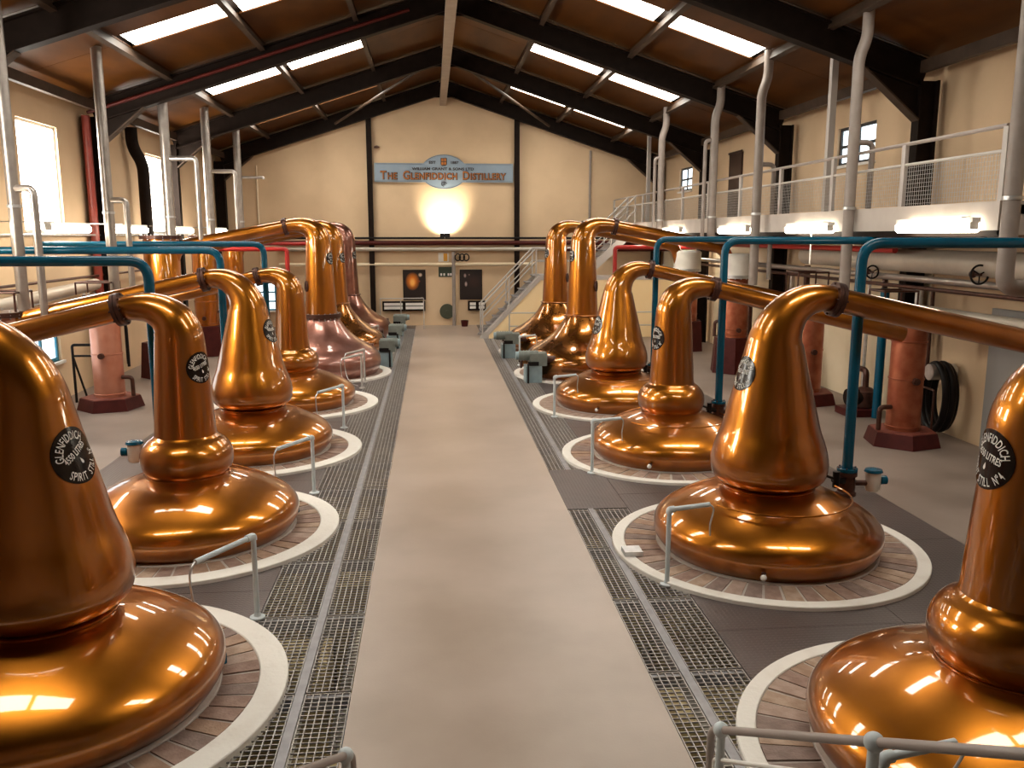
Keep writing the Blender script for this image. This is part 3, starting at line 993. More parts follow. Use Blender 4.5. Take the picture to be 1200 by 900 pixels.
# ================================================================== CONDENSERS
def condenser(x, y, kind, m, label, r=.27, top=1.93, drum=False, base_h=.2):
    t = thing('condenser', label, 'condenser', (x, y, 0), 'copper condensers')
    n = 6
    rb = r + (.24 if base_h < .4 else .16)
    MB().lathe([(rb + .06, 0), (rb, base_h)], n, rot=.3, cap0=True, cap1=True).build('base', M['oxide'], t, world=False, smooth=False)
    if base_h < .4:
        MB().lathe([(rb - .015, base_h), (rb - .015, base_h + .012)], n, rot=.3).build('base_top', M['oxide_top'], t, world=False, smooth=False)
    body = MB().lathe([(r, base_h), (r, top - .1), (r * .97, top - .08), (r * .97, top - .02)], 40).build('column', m, t, world=False)
    for z in ((base_h + .05, .95, top - .35) if top < 2.2 else (base_h + .05, 1.35, 1.9)):
        MB().lathe([(r, z), (r + .012, z + .006), (r + .012, z + .022), (r, z + .028)], 40, cap0=False, cap1=False).build('hoop', m, body, world=False)
    f = MB().lathe([(r + .0, top - .03), (r + .065, top - .03), (r + .065, top), (r + .05, top), (r + .05, top + .012), (r + .065, top + .012), (r + .065, top + .04), (.05, top + .04)], 40, cap0=False)
    fl = f.build('top_flange', M['bronze'] if not drum else M['galv'], t, world=False)
    mb = MB()
    for k in range(16):
        a = 2 * PI * k / 16
        mb.tube([((r + .04) * math.cos(a), (r + .04) * math.sin(a), top - .05), ((r + .04) * math.cos(a), (r + .04) * math.sin(a), top + .065)], .012, 6)
    mb.build('bolts', M['galv'], fl, world=False)['kind'] = 'stuff'
    if drum:
        MB().lathe([(.05, top + .04), (r + .06, top + .04), (r + .06, top + .46), (r + .02, top + .5), (.05, top + .5)], 40).build('white_drum', M['white'], t, world=False)
    # water connections low down
    s = 1 if x > 0 else -1
    MB().tube(bent([(-s * r * .9, -.05, base_h + .35), (-s * (r + .16), -.05, base_h + .35), (-s * (r + .16), -.05, base_h + .02)], .07), .035, 10).build('drain_pipe', M['bronze'], t, world=False)
    MB().tube([(0, -r - .06, .95), (0, -r + .05, .95)], .05, 12).build('inspection_port', M['bronze'], t, world=False)
    return t
CX = 6.2
condenser(6.38, 11.6, 0, M['copper_matt'], 'mottled copper condenser column beside the coiled black hose', r=.235, top=1.84)
condenser(6.3, RY[3], 0, M['copper_matt'], 'copper condenser column behind the second still from the handrail', r=.27)
condenser(CX, RY[4], 1, M['copper_matt'], 'copper condenser with white drum on a tall dark red base below the mezzanine', r=.29, top=2.1, drum=True, base_h=.78)
condenser(CX, RY[5], 1, M['copper_matt'], 'copper condenser with white drum near the bright stair panel', r=.29, top=2.1, drum=True, base_h=.78)
LC = -6.1
condenser(LC, LY[0], 0, M['copper_pink'], 'pink copper condenser serving the still with the legible white plaque', r=.3, top=1.95)
condenser(LC, LY[1], 0, M['copper_pink'], 'pink copper condenser serving the boil-ball still between two lantern necks', r=.3, top=1.95)
condenser(6.25, RY[0], 0, M['copper_matt'], 'copper condenser serving still N\u00b0 4', r=.27)
condenser(6.25, RY[1], 0, M['copper_matt'], 'copper condenser serving the still next to still N\u00b0 4', r=.27)
condenser(-6.18, LY[2], 0, M['copper_pink'], 'pink copper condenser with rusty bolted lid below the nearest tall window', r=.26, top=1.95)
condenser(LC, LY[3], 0, M['copper_pink'], 'pink copper condenser on a low dark red base by the low blue window', r=.25, top=1.95)
condenser(LC, LY[4], 1, M['copper'], 'tall glossy copper condenser by the red steel column pipe', r=.36, top=2.95, base_h=.75)
condenser(LC, LY[5], 1, M['copper'], 'tall glossy copper condenser on a tall dark red base by the second window', r=.29, top=2.95, base_h=.75)
condenser(LC, LY[6], 1, M['copper'], 'tall glossy copper condenser in the corner by the back window', r=.29, top=2.95, base_h=.75)

# ================================================================== BLUE STEAM PIPES WITH VALVES
def blue_pipe(x, y, s, ztop, xend, label, zpot=.44, zb=.68):
    t = thing('blue_pipe', label, 'pipe', (x, y, zpot), 'blue steam pipes')
    MB().tube(bent([(x, y, zb), (x, y, ztop), (xend, y, ztop)], .2, 8), .052, 20).build('pipe', M['blue'], t)
    MB().lathe([(.052, zb - .005), (.1, zb - .005), (.1, zb + .025), (.055, zb + .03)], 24, x, y).build('pipe_flange', M['blue'], t)
    MB().lathe([(.055, zb - .26), (.1, zb - .25), (.1, zb - .22), (.085, zb - .21), (.09, zb - .14), (.08, zb - .06), (.1, zb - .05), (.1, zb - .012), (.05, zb - .012)], 24, x, y).build('valve_body', M['bronze'], t)
    MB().tube([(x, y, zpot - .14), (x, y, zb - .24)], .05, 16).build('stub', M['bronze'], t)
    # actuator on the wall side
    a = MB().lathe([(.01, zb - .20), (.06, zb - .2), (.075, zb - .17), (.075, zb - .01), (.01, zb - .01)], 24, x + s * .25, y - .05).build('actuator', M['white'], t)
    MB().lathe([(.078, zb - .012), (.09, zb - .005), (.08, zb + .02), (.01, zb + .03)], 24, x + s * .25, y - .05).build('actuator_cap', M['blue'], a)
    MB().tube([(x + s * .32, y - .06, zb - .09), (x + s * .38, y - .06, zb - .09)], .045, 14).build('actuator_knob', M['blue'], a)
    MB().tube([(x + s * .06, y - .03, zb - .12), (x + s * .2, y - .05, zb - .12)], .03, 10).build('actuator_arm', M['bronze'], t)
    mb = MB()
    mb.tube([(x - s * .06, y - .06, zb - .1), (x - s * .19, y - .1, zb - .06)], .03, 10)
    mb.tube([(x - s * .16, y - .1, zb - .14), (x - s * .16, y - .1, zb + .02)], .035, 10)
    mb.tube([(x - s * .16, y - .1, zb - .06), (x - s * .26, y - .12, zb - .02)], .014, 8)
    mb.build('hand_valve', M['black'], t)
    mb = MB()
    for k in range(6):
        an = 2 * PI * k / 6
        mb.tube([(x + .085 * math.cos(an), y + .085 * math.sin(an), zb - .07), (x + .085 * math.cos(an), y + .085 * math.sin(an), zb + .04)], .01, 6)
    mb.build('bolts', M['bronze'], t)['kind'] = 'stuff'
blue_pipe(3.68, 7.92, 1, 2.925, 7.3, 'blue steam pipe dropping to the still next to still N\u00b0 4')
blue_pipe(3.55, 11.45, 1, 2.925, 7.3, 'blue steam pipe dropping to the third still below the mezzanine')
blue_pipe(3.53, 14.98, 1, 2.925, 7.3, 'blue steam pipe dropping to the far lantern-necked still below the mezzanine')
blue_pipe(-3.30, 9.05, -1, 2.74, -7.2, 'blue steam pipe dropping behind the boil-ball still between two lantern necks', zb=.86)
blue_pipe(-3.38, 12.4, -1, 2.79, -7.2, 'blue steam pipe dropping behind the lantern-necked still between boil-ball stills', zb=.86)
blue_pipe(-3.42, 15.8, -1, 2.84, -7.2, 'blue steam pipe dropping behind the boil-ball still next to the wash stills', zb=.86)

# ================================================================== SAMPLE STANDS (pale inverted-L pipes)
def stand(x, y, tip, label, cable=None, m='paleblue', top=.68, plug=None):
    t = thing('pipe_stand', label, 'pipe stand', (x, y, 0), 'inverted-L pipe stands beside the stills')
    tx, ty, tz = tip
    MB().tube([(x, y, 0), (x, y, top)], .021, 14).build('post', M[m], t)
    MB().tube(bent([(x, y, top - .03), (x, y, top), (x + (tx - x) * .12, y + (ty - y) * .12, top + (tz - top) * .12)], .03, 4), .029, 14).build('elbow', M[m], t)
    MB().tube([(x + (tx - x) * .08, y + (ty - y) * .08, top + (tz - top) * .08), tip], .021, 14).build('arm', M[m], t)
    MB().lathe([(.06, 0), (.06, .012), (.03, .02), (.02, .05)], 20, x, y).build('foot', M[m], t)
    if cable:
        MB().tube(smooth_path([Vector(tip)] + [Vector(c) for c in cable], 6), .008, 8).build('cable', M['galv'], t)
    if plug:
        MB().tube([plug, (plug[0], plug[1], plug[2] + .07)], .025, 10).build('plug', M['blue'], t)
def rstand(sx, sy, label, y):
    x0 = RX - 1.23
    tip = (x0 + .37, y + .05, .70)
    stand(x0, y, tip, label, [(x0 + .40, y + .03, .66), (x0 + .40, y + .10, .50), (x0 + .42, y + .15, .38)], 'paleblue')
rstand(0, 0, 'pale blue pipe stand by the kerb of still N\u00b0 4', 3.33)
rstand(0, 0, 'pale blue pipe stand by the lantern-necked still next to still N\u00b0 4', 6.87)
rstand(0, 0, 'pale pipe stand by the third still below the mezzanine', 10.42)
rstand(0, 0, 'pale pipe stand by the far lantern-necked still below the mezzanine', 13.85)
rstand(0, 0, 'pale pipe stand between the two grey drive motors by the stair', 19.6)
def lstand(i, y, label, full=True):
    x0 = -1.85
    tip = (x0 - .32, y - .46, .66)
    yy = y - 1.27
    stand(x0, y, tip, label, [(tip[0] - .03, tip[1] - .05, .58), (tip[0] - .02, tip[1] - .03, .35), (tip[0] + .04, tip[1] - .1, .16),
                              (tip[0] + .16, tip[1] - .12, .12), (tip[0] + .1, tip[1] - .2, .1), (tip[0] + .24, tip[1] - .3, .06)], 'paleblue' if i < 3 else 'railgrey',
          plug=(tip[0] + .24, tip[1] - .32, .03) if i < 2 else None)
lstand(0, 6.53, 'pale blue pipe stand with cable and blue plug by the front broad-kerbed plinth')
lstand(1, 9.87, 'pale blue pipe stand by the boil-ball still between two lantern necks')
lstand(2, 13.34, 'pale blue pipe stand by the lantern-necked still between boil-ball stills')
lstand(3, 16.9, 'grey pipe stand by the boil-ball still next to the wash stills')
lstand(4, 17.6, 'grey pipe stand in front of the purple-potted wash still')
lstand(5, 22.3, 'grey pipe stand by the wash still beside the darkest still')

# ================================================================== RUMMAGER DRIVES
def drive(x, y, s, label):
    t = thing('drive_motor', label, 'motor', (x, y, 0), 'grey rummager drive motors')
    MB().box(x - .17, x + .17, y - .2, y + .2, .0, .34).build('gear_tank', M['pale_machine'], t, smooth=False)
    MB().box(x + s * .02 - .1, x + s * .02 + .26, y - .16, y + .18, .34, .6).build('gearbox', M['teal_grey'], t, smooth=False)
    MB().tube([(x - s * .30, y - .05, .55), (x + s * .1, y - .05, .55)], .1, 18).build('motor', M['teal_grey'], t)
    fins = MB()
    for k in range(6):
        xx = x - s * (.26 - .06 * k)
        fins.tube([(xx, y - .05, .55), (xx + .015, y - .05, .55)], .112, 18)
    fins.build('cooling_fins', M['teal_grey'], t)
    MB().tube([(x - s * .36, y - .05, .55), (x - s * .30, y - .05, .55)], .085, 18).build('motor_cap', M['pale_machine'], t)
    MB().tube([(x + s * .26, y, .46), (x + s * .46, y, .46)], .07, 14).build('shaft_housing', M['bronze'], t)
    MB().box(x - .12, x + .1, y - .23, y - .2, .36, .44).build('terminal_box', M['black'], t, smooth=False)
    MB().tube([(x - s * .12, y - .24, .0), (x - s * .12, y - .24, .4)], .02, 8).build('conduit', M['black'], t)
drive(1.62, 17.4, 1, 'grey-green drive motor unit by the first wash still below the mezzanine')
drive(1.42, 21.0, 1, 'grey-green drive motor unit by the wash still beside the stair flight')
drive(-1.55, 19.85, -1, 'grey-green drive motor unit by the purple-potted wash still')
drive(-1.5, 23.1, -1, 'grey-green drive motor unit by the wash still beside the darkest still')
drive(-1.5, 26.0, -1, 'grey-green drive motor unit by the darkest wash still')

# ================================================================== VENT PIPES
def vent(x, y, zb, label, r=.075, side='r', zu=4.2, off=(.3, 0), zdown=2.2, jog=True, elbow=None, m='grey_pipe', r2=.04):
    t = thing('vent_pipe', label, 'pipe', (x, y, zb), 'vent pipes rising to the roof')
    zt = LIN0 - PITCH * abs(x) + .01
    s = 1 if x > 0 else -1
    if jog:
        pts = [(x, y, zb), (x, y, zt - .75), (x + s * .1, y, zt - .5), (x + s * .1, y, zt - PITCH * .1)]
    else:
        pts = [(x, y, zb), (x, y, zt)]
    if elbow:
        pts = [(x + elbow, y, zb - .05), (x, y, zb - .05)] + pts[1:]
    MB().tube(bent(pts, .15, 6), r, 20).build('pipe', M[m], t)
    MB().lathe([(r, 3.35), (r + .012, 3.355), (r + .012, 3.39), (r, 3.395)], 20, x, y, cap0=False, cap1=False).build('clamp', M['galv'], t)
    if off:
        MB().tube(bent([(x, y, zu), (x + off[0], y + off[1], zu), (x + off[0], y + off[1], zdown)], .1, 6), r2, 14).build('branch_pipe', M[m], t)
    return t
vent(5.5, 8.42, 2.5, 'thick grey vent pipe with bottom elbow at the railing end', r=.086, off=None, jog=False, elbow=1.86)
vent(5.5, 11.9, 2.0, 'grey vent pipe with hooked branch beside the blue pipe of the second still', r=.077, zu=4.28, off=(.28, 0), zdown=2.0)
vent(5.4, 15.2, 2.1, 'grey vent pipe with hooked branch before the brown mezzanine door', r=.08, zu=4.24, off=(.29, 0), zdown=2.2)
vent(5.5, 18.0, 2.95, 'grey vent pipe with bottom elbow before the mezzanine between door and small window', r=.085, zu=4.95, off=(-.19, 0), zdown=2.9, elbow=.7)
vent(5.42, 21.9, 3.05, 'grey vent pipe beside the small window nearest the sign wall', r=.085, zu=4.92, off=(-.165, 0), zdown=2.9)
single('support_post', MB().box(5.85, 5.95, 13.45, 13.55, 3.32, 6.03), M['railgrey'], 'slim square post standing on the mezzanine deck beside the dark-framed window', 'post', loc=(5.9, 13.5, 3.32))
single('support_post', MB().box(5.72, 5.82, 24.55, 24.65, 3.32, 6.06), M['railgrey'], 'slim square post standing on the mezzanine deck near the sign wall', 'post', loc=(5.77, 24.6, 3.32))
LVX = -5.88
vent(LVX, 12.0, 2.0, 'thick shiny vent pipe above the condenser with the rusty lid', r=.075, zu=3.6, off=(.3, -.1), zdown=1.75, jog=False, m='steel_tube', r2=.05)
vent(LVX, 15.35, 2.0, 'shiny vent pipe with hooked branch between the windows and the red column pipe', r=.085, zu=3.58, off=(.33, -.1), zdown=1.75, jog=False, m='steel_tube', r2=.05)
vent(LVX, 18.8, 3.0, 'shiny vent pipe rising beside the second tall window', r=.1, zu=4.56, off=(.63, -.1), zdown=2.9, jog=False, m='steel_tube', r2=.05)
vent(LVX, 22.15, 3.0, 'bright vent pipe with white-lit branch rising past the last tall window', r=.1, zu=4.54, off=(.68, -.1), zdown=2.9, jog=False, m='steel_tube', r2=.05)
vent(LVX + .05, 25.3, 3.0, 'slim vent pipe in the corner by the sign wall', r=.1, zu=4.6, off=(.7, 0), zdown=4.55, jog=False, m='steel_tube', r2=.035)
single('duct', MB().tube(bent([(-6.95, 20.7, 2.4), (-6.95, 20.7, 4.6), (-7.08, 20.45, 4.95), (-7.08, 20.45, 5.36)], .2), .13, 18), M['darksteel'], 'dark flue duct with a kink beside the second tall window', 'duct', loc=(-6.95, 20.7, 2.4))

# ================================================================== OTHER PIPES
def pipe(name, label, pts, r, m, bend=.12, cat='pipe', group=None, n=14):
    return single(name, MB().tube(bent(pts, bend), r, n), M[m], label, cat, group, tuple(pts[0]))
pipe('red_pipe', 'dark red fire main climbing a wall column', [(-7.12, 18.0, 0), (-7.12, 18.0, 5.3)], .08, 'redcol', .2)
pipe('red_pipe', 'thin dark red pipe fixed along the face of a roof rafter', [(-7.1, 18.05, 5.36), (-.8, 18.05, 5.36 + 6.3 * PITCH)], .035, 'redbrown')
pipe('red_pipe', 'bright red pipe crossing behind the tall glossy condensers with a drop', [(-7.2, 24.1, 2.62), (-4.38, 24.1, 2.62), (-4.38, 24.1, 1.9)], .06, 'red', .1)
pipe('red_pipe', 'upper straight bright red pipe crossing towards the wash stills', [(-7.2, 26.4, 2.74), (-2.9, 26.4, 2.74)], .05, 'red')
pipe('red_pipe', 'bright red pipe with a drop beside the wash stills below the mezzanine', [(7.36, 24.0, 2.66), (4.72, 24.0, 2.66), (4.72, 24.0, 1.7)], .06, 'red', .1)
pipe('red_pipe', 'dark red pipe running from the stair to the wall below the mezzanine', [(3.4, 26.4, 2.58), (7.3, 26.4, 2.58)], .08, 'redbrown')
pipe('orange_pipe', 'orange-red pipe under the mezzanine edge', [(6.4, 12.2, 2.78), (6.4, 20.5, 2.78)], .045, 'red')
# back wall runs
pipe('wall_pipe', 'thin black pipe along the sign wall above the red-brown pipe', [(-5.4, YB - .2, 2.90), (6.9, YB - .2, 2.90)], .035, 'black')
pipe('wall_pipe', 'thick red-brown pipe along the sign wall', [(-5.4, YB - .22, 2.74), (6.9, YB - .22, 2.74)], .075, 'redbrown')
pipe('wall_pipe', 'white lagged pipe along the sign wall under the red-brown pipe', [(-5.4, YB - .2, 2.54), (6.9, YB - .2, 2.54)], .065, 'insul')
pipe('wall_pipe', 'cream pipe along the sign wall above the posters', [(-5.4, YB - .14, 2.04), (3.0, YB - .14, 2.04)], .055, 'cream_low')
pipe('wall_pipe', 'upright grey pipe beside the poster with the faint white figures', [(.28, YB - .16, 0), (.28, YB - .16, 2.46)], .06, 'grey_pipe')
pipe('wall_pipe', 'slim upright conduit in the corner between tall windows and sign wall', [(-6.0, YB - .06, 2.0), (-6.0, YB - .06, 5.2)], .03, 'cream_low')
pipe('wall_pipe', 'slim upright conduit on the sign wall by the mezzanine stair', [(4.85, YB - .05, 3.4), (4.85, YB - .05, 5.75)], .04, 'grey_pipe')
# right wall runs
pipe('lagged_pipe', 'fat pale lagged duct along the wall below the mezzanine', [(6.75, 6.0, 2.62), (6.75, 16.0, 2.62)], .17, 'insul', n=24)
lp = bpy.context.scene.collection
pipe('lagged_pipe', 'slim bright pipe under the fat lagged duct', [(6.7, 6.0, 2.36), (6.7, 24.0, 2.36)], .05, 'steel_tube')
pipe('lagged_pipe', 'thin dark pipe under the slim bright pipe', [(6.72, 6.0, 2.23), (6.72, 24.0, 2.23)], .03, 'bronze')
pipe('lagged_pipe', 'cream lagged pipe at the level of the condenser tops', [(6.95, 6.0, 1.88), (6.95, 12.6, 1.88), (6.95, 12.6, 1.2)], .08, 'insul', .2)
pipe('lagged_pipe', 'thin brown pipe under the cream lagged pipe', [(7.0, 6.0, 1.69), (7.0, 13.0, 1.69)], .045, 'bronze')
pipe('wall_pipe', 'white upright pipe beside the mottled condenser', [(7.1, 12.65, 0), (7.1, 12.65, 2.2)], .06, 'white')
pipe('wall_pipe', 'thin brown upright pipe beside the white upright pipe', [(7.2, 12.45, 0), (7.2, 12.45, 2.2)], .03, 'bronze')
for i, (y, h, r) in enumerate(((13.6, 2.3, .045), (14.1, 2.3, .03), (16.6, 2.4, .06), (17.3, 2.2, .05), (19.6, 2.5, .06), (20.8, 2.3, .05))):
    pipe('wall_pipe', ['brown upright pipe behind the blue pipe of the second still', 'slim steel upright pipe near the mottled condenser', 'dark upright pipe behind the far lantern still arm',
                       'steel upright pipe by the tall dark red condenser base', 'brown upright pipe past the tall dark red base', 'slim upright pipe near the bright stair panel'][i],
         [(7.05, y, 0), (7.05, y, h)], r, ['bronze', 'galv', 'bronze', 'steel_tube', 'bronze', 'galv'][i])
pipe('blue_conduit', 'slim dark blue upright pipe against the wall behind the second still', [(6.9, 13.3, 0), (6.9, 13.3, 2.15)], .07, 'blue')
# left wall runs
pipe('wall_pipe', 'thin brown pipe along the wall under the tall windows', [(-7.1, 10.0, 2.2), (-7.1, 21.5, 2.2)], .025, 'bronze')
pipe('wall_pipe', 'upper thin pipe along the wall under the tall windows', [(-7.1, 10.0, 3.0), (-7.1, 24.5, 3.0)], .02, 'galv')
pipe('lagged_pipe', 'pale lagged pipe sloping along the wall over the low blue window', [(-7.0, 12.8, 1.9), (-7.0, 17.5, 2.05)], .11, 'insul')
for i, (x, y, h) in enumerate(((-7.05, 17.6, 1.6), (-7.05, 18.3, 1.5), (-6.9, 17.9, 1.2))):
    pipe('wall_pipe', ['bent black pipe on the wall beside the low pink condenser', 'second black pipe on the wall beyond the low pink condenser', 'short black pipe hoop between the wall pipes'][i],
         [(x, y, 0), (x, y, h), (x + .15, y + .35, h), (x + .15, y + .35, .3)], .03, 'black')

# white drop rods under the mezzanine lamps
single('lamp_cord', MB().tube([(5.55, 13.2, 2.55), (5.55, 13.2, 3.05)], .012, 8), M['white'], 'white pull cord hanging from the lamp before the second still', 'cord', loc=(5.55, 13.2, 2.55))

# valve wheels and platform frames among the right-hand pipework
def pipe_frame(x, y, label, w=.55, d=.5, z0=1.95, z1=2.25):
    t = thing('pipe_cage', label, 'cage', (x, y, z0), 'small steel cages over the condensers')
    for a, b in ((0, 0), (w, 0), (0, d), (w, d)):
        MB().tube([(x + a, y + b, z0), (x + a, y + b, z1)], .015, 8).build('upright', M['bronze'], t)
    for a, b, c, e in ((0, 0, w, 0), (0, d, w, d), (0, 0, 0, d), (w, 0, w, d)):
        MB().tube([(x + a, y + b, z1), (x + c, y + e, z1)], .015, 8).build('rail', M['bronze'], t)
pipe_frame(6.05, 11.75, 'small dark pipe cage on top of the mottled condenser', z0=1.9, z1=2.2, w=.5, d=.45)
pipe_frame(5.95, 14.5, 'small dark pipe cage over the condenser behind the second still', z0=1.98, z1=2.35)
pipe_frame(-6.45, 11.8, 'small dark pipe cage over the condenser with the rusty lid', z0=2.0, z1=2.25)
pipe_frame(-6.45, 15.15, 'small dark pipe cage over the low-based pink condenser', z0=2.0, z1=2.2)
def valve_wheel(x, y, z, label, r=.12):
    t = thing('valve_wheel', label, 'valve', (x, y, z), 'hand wheels on the pipework')
    n = 24
    MB().tube([(x + r * math.cos(2 * PI * k / n), y, z + r * math.sin(2 * PI * k / n)) for k in range(n + 1)], .014, 8, caps=False).build('rim', M['black'], t)
    for k in range(3):
        a = 2 * PI * k / 3 + .5
        MB().tube([(x, y, z), (x + r * math.cos(a), y, z + r * math.sin(a))], .009, 6).build('spoke', M['black'], t)
    MB().tube([(x, y - .03, z), (x, y + .14, z)], .018, 8).build('spindle', M['bronze'], t)
    MB().sphere((x, y + .14, z), .05, 12, 8).build('valve_body', M['bronze'], t)
valve_wheel(6.55, 10.4, 2.5, 'black hand wheel on the fat lagged duct')
valve_wheel(6.55, 13.1, 2.42, 'black hand wheel before the condenser behind the second still', .1)
valve_wheel(6.9, 9.6, 1.72, 'black hand wheel on the cream lagged pipe')

# boxes of pipework equipment standing behind the second and third stills
def plant_unit(x, y, label, w=.5, d=.5, h=.75):
    t = thing('pump_set', label, 'pump', (x, y, 0), 'dark pump sets along the wall')
    MB().box(x - w / 2, x + w / 2, y - d / 2, y + d / 2, 0, .12).build('bed', M['oxide'], t, smooth=False)
    MB().tube([(x - w * .35, y, .3), (x + w * .1, y, .3)], .14, 16).build('motor', M['darksteel'], t)
    MB().lathe([(.02, .12), (.16, .14), (.17, .4), (.1, .46), (.02, .48)], 20, x + w * .28, y).build('pump_body', M['bronze'], t)
    MB().tube(bent([(x + w * .28, y, .45), (x + w * .28, y, h), (x + w * .28, y + .5, h)], .1), .05, 12).build('delivery_pipe', M['bronze'], t)
plant_unit(6.55, 16.2, 'dark pump set on the floor behind the second still')
plant_unit(6.6, 17.2, 'dark pump set beside the tall dark red condenser base')
plant_unit(6.7, 13.6, 'low dark pump set between mottled condenser and wall')

# ================================================================== COILED HOSE
ch = thing('coiled_hose', 'thick black hose coiled on a wall rack beside the mottled condenser', 'hose', (7.2, 12.0, 0))
for k in range(4):
    n = 40
    x = 7.06 + .055 * k
    pts = [(x, 11.98 + (.30 - .02 * (k % 2)) * math.cos(2 * PI * i / n), .60 + (.50 - .025 * (k % 2)) * math.sin(2 * PI * i / n)) for i in range(n + 1)]
    MB().tube(pts, .05, 12, caps=False).build('hose_loop', M['black'], ch)
mb = MB().tube([(7.34, 11.98, .98), (6.95, 11.98, .98)], .12, 20)
mb.build('hanger_drum', M['galv'], ch)
MB().tube(bent([(6.9, 11.72, 0), (6.9, 11.72, .75), (6.9, 12.26, .75), (6.9, 12.26, 0)], .05), .016, 10).build('stand', M['bronze'], ch)

# ================================================================== LAMPS
def batten(x, y, z, label, s):
    t = thing('batten_lamp', label, 'lamp', (x, y, z), 'fluorescent batten lamps')
    MB().box(x - .05, x + .05, y - .78, y + .78, z + .07, z + .12).build('tray', M['white'], t, smooth=False)
    MB().prism([(x - .05, z + .07), (x - .085, z + .05), (x - .085, z - .01), (x - .05, z - .045), (x + .05, z - .045), (x + .085, z - .01), (x + .085, z + .05), (x + .05, z + .07)], 'y', y - .73, y + .73).build('diffuser', M['tube'], t, smooth=False)
    for e in (-1, 1):
        MB().box(x - .05, x + .05, *sorted((y + e * .73, y + e * .745)), z - .01, z + .07).build('end_cap', M['white'], t, smooth=False)
    MB().tube([(x, y - .5, z + .12), (x + (.1 if s > 0 else -1.0), y - .5, z + .13)], .012, 6).build('bracket', M['galv'], t)
for y, l in ((9.75, 'lit batten lamp on the mezzanine edge nearest the thick vent pipe'), (13.2, 'lit batten lamp on the mezzanine edge above the white pull cord'),
             (16.6, 'lit batten lamp on the mezzanine edge before the tall red condenser base'), (21.0, 'lit batten lamp on the mezzanine edge near the copper arms of the wash stills'),
             (24.6, 'lit batten lamp on the mezzanine edge nearest the stair')):
    batten(MZX - .12, y, 3.07, l, 1)
for y, l in ((11.3, 'lit batten lamp over the condenser with the rusty lid'), (14.7, 'lit batten lamp over the low-based pink condenser'), (17.7, 'lit batten lamp by the red column pipe'),
             (21.1, 'lit batten lamp by the second tall window'), (24.6, 'lit batten lamp in the corner by the sign wall')):
    batten(-6.3, y, 3.08, l, -1)
batten(6.55, 23.3, 2.78, 'added batten lamp under the mezzanine deck brightening the cream stair panel', 1)  # extra lamp, added to brighten the stair panel
fl = thing('floodlight', 'floodlight on the pipes throwing a white glow under the distillery sign', 'lamp', (0, YB - .75, 2.98))
MB().box(-.16, .16, YB - .82, YB - .70, 2.93, 3.06).build('housing', M['black'], fl, smooth=False)
MB().box(-.14, .14, YB - .8, YB - .72, 3.06, 3.066).build('lens', M['tube'], fl, smooth=False)
MB().tube([(0, YB - .7, 2.98), (0, YB - .22, 2.9)], .015, 8).build('bracket', M['galv'], fl)
ld = bpy.data.lights.new('flood_beam', 'SPOT')
ld.energy, ld.color, ld.spot_size, ld.spot_blend, ld.shadow_soft_size = FLOOD, (1, .88, .66), math.radians(95), .7, .08
lo = bpy.data.objects.new('flood_beam', ld)
COL.objects.link(lo)
lo.parent = fl
lo.location = (0, 0, .12)
lo.rotation_euler = (Vector((0, .75, .5))).to_track_quat('-Z', 'Y').to_euler()

# ================================================================== SIGN
SY = YB - .10
sg = thing('distillery_sign', 'grey-blue sign board reading The Glenfiddich Distillery', 'sign', (0, SY, 4.5))
MB().box(-2.25, 2.27, SY - .02, SY + .02, 4.70, 5.30).build('board', M['signblue'], sg, smooth=False)
def ell(a, b, cz, y0, y1, n=48):
    return MB().prism([(a * math.cos(2 * PI * k / n), cz + b * math.sin(2 * PI * k / n)) for k in range(n)], 'y', y0, y1)
ov = ell(.76, .55, 5.03, SY - .032, SY + .02).build('oval_board', M['signblue'], sg)
edge = MB()
n = 48
for k0 in (5, 29):
    edge.tube([(.74 * math.cos(2 * PI * k / n), SY - .034, 5.03 + .53 * math.sin(2 * PI * k / n)) for k in range(k0, k0 + 15)], .007, 6)
edge.build('oval_line', M['signedge'], ov)
for z in (4.73, 5.27):
    for a, b in ((-2.2, -.72), (.72, 2.22)):
        MB().box(a, b, SY - .025, SY - .02, z - .006, z + .006).build('border_line', M['signedge'], sg, smooth=False)
def letters(name, txt, size, x, z, m, parent, y, bold=0.0, width=None, th=.008, align='CENTER'):
    vs, fs = text_geo(txt, size, bold, align)
    x0, x1 = min(v[0] for v in vs), max(v[0] for v in vs)
    sx = 1.0 if not width else width / (x1 - x0)
    cxm = (x0 + x1) / 2 if align == 'CENTER' else x0
    o = MB().add([(x + (v[0] - cxm) * sx, y, z + v[1]) for v in vs], fs).build(name, m, parent, smooth=False)
    o['kind'] = 'stuff'
    return o
# small-capital title: big initials, smaller rest
segs = [('T', .37), ('HE', .29), (' ', 0), ('G', .37), ('LENFIDDICH', .29), (' ', 0), ('D', .37), ('ISTILLERY', .29)]
ws = []
for tx, sz in segs:
    if tx == ' ':
        ws.append(.17)
    else:
        vs, _ = text_geo(tx, sz, .012, 'LEFT', 1.08)
        ws.append(max(v[0] for v in vs) - min(v[0] for v in vs) + .035)
sc = 4.13 / sum(ws)
for lay, (m, bold, y) in enumerate(((M['ink'], .017, SY - .046), (M['signorange'], .003, SY - .052))):
    p = -2.06
    mb = MB()
    for (tx, sz), w in zip(segs, ws):
        if tx != ' ':
            vs, fs = text_geo(tx, sz, bold, 'LEFT', 1.08)
            x0 = min(v[0] for v in vs)
            mb.add([(p + (v[0] - x0) * sc, y, 4.79 + v[1]) for v in vs], fs)
        p += w * sc
    mb.build('title_outline' if lay == 0 else 'title_lettering', m, sg, smooth=False)['kind'] = 'stuff'
letters('subtitle', 'WILLIAM GRANT & SONS LTD', .115, -.03, 5.085, M['ink'], sg, SY - .050, .004, 2.02)
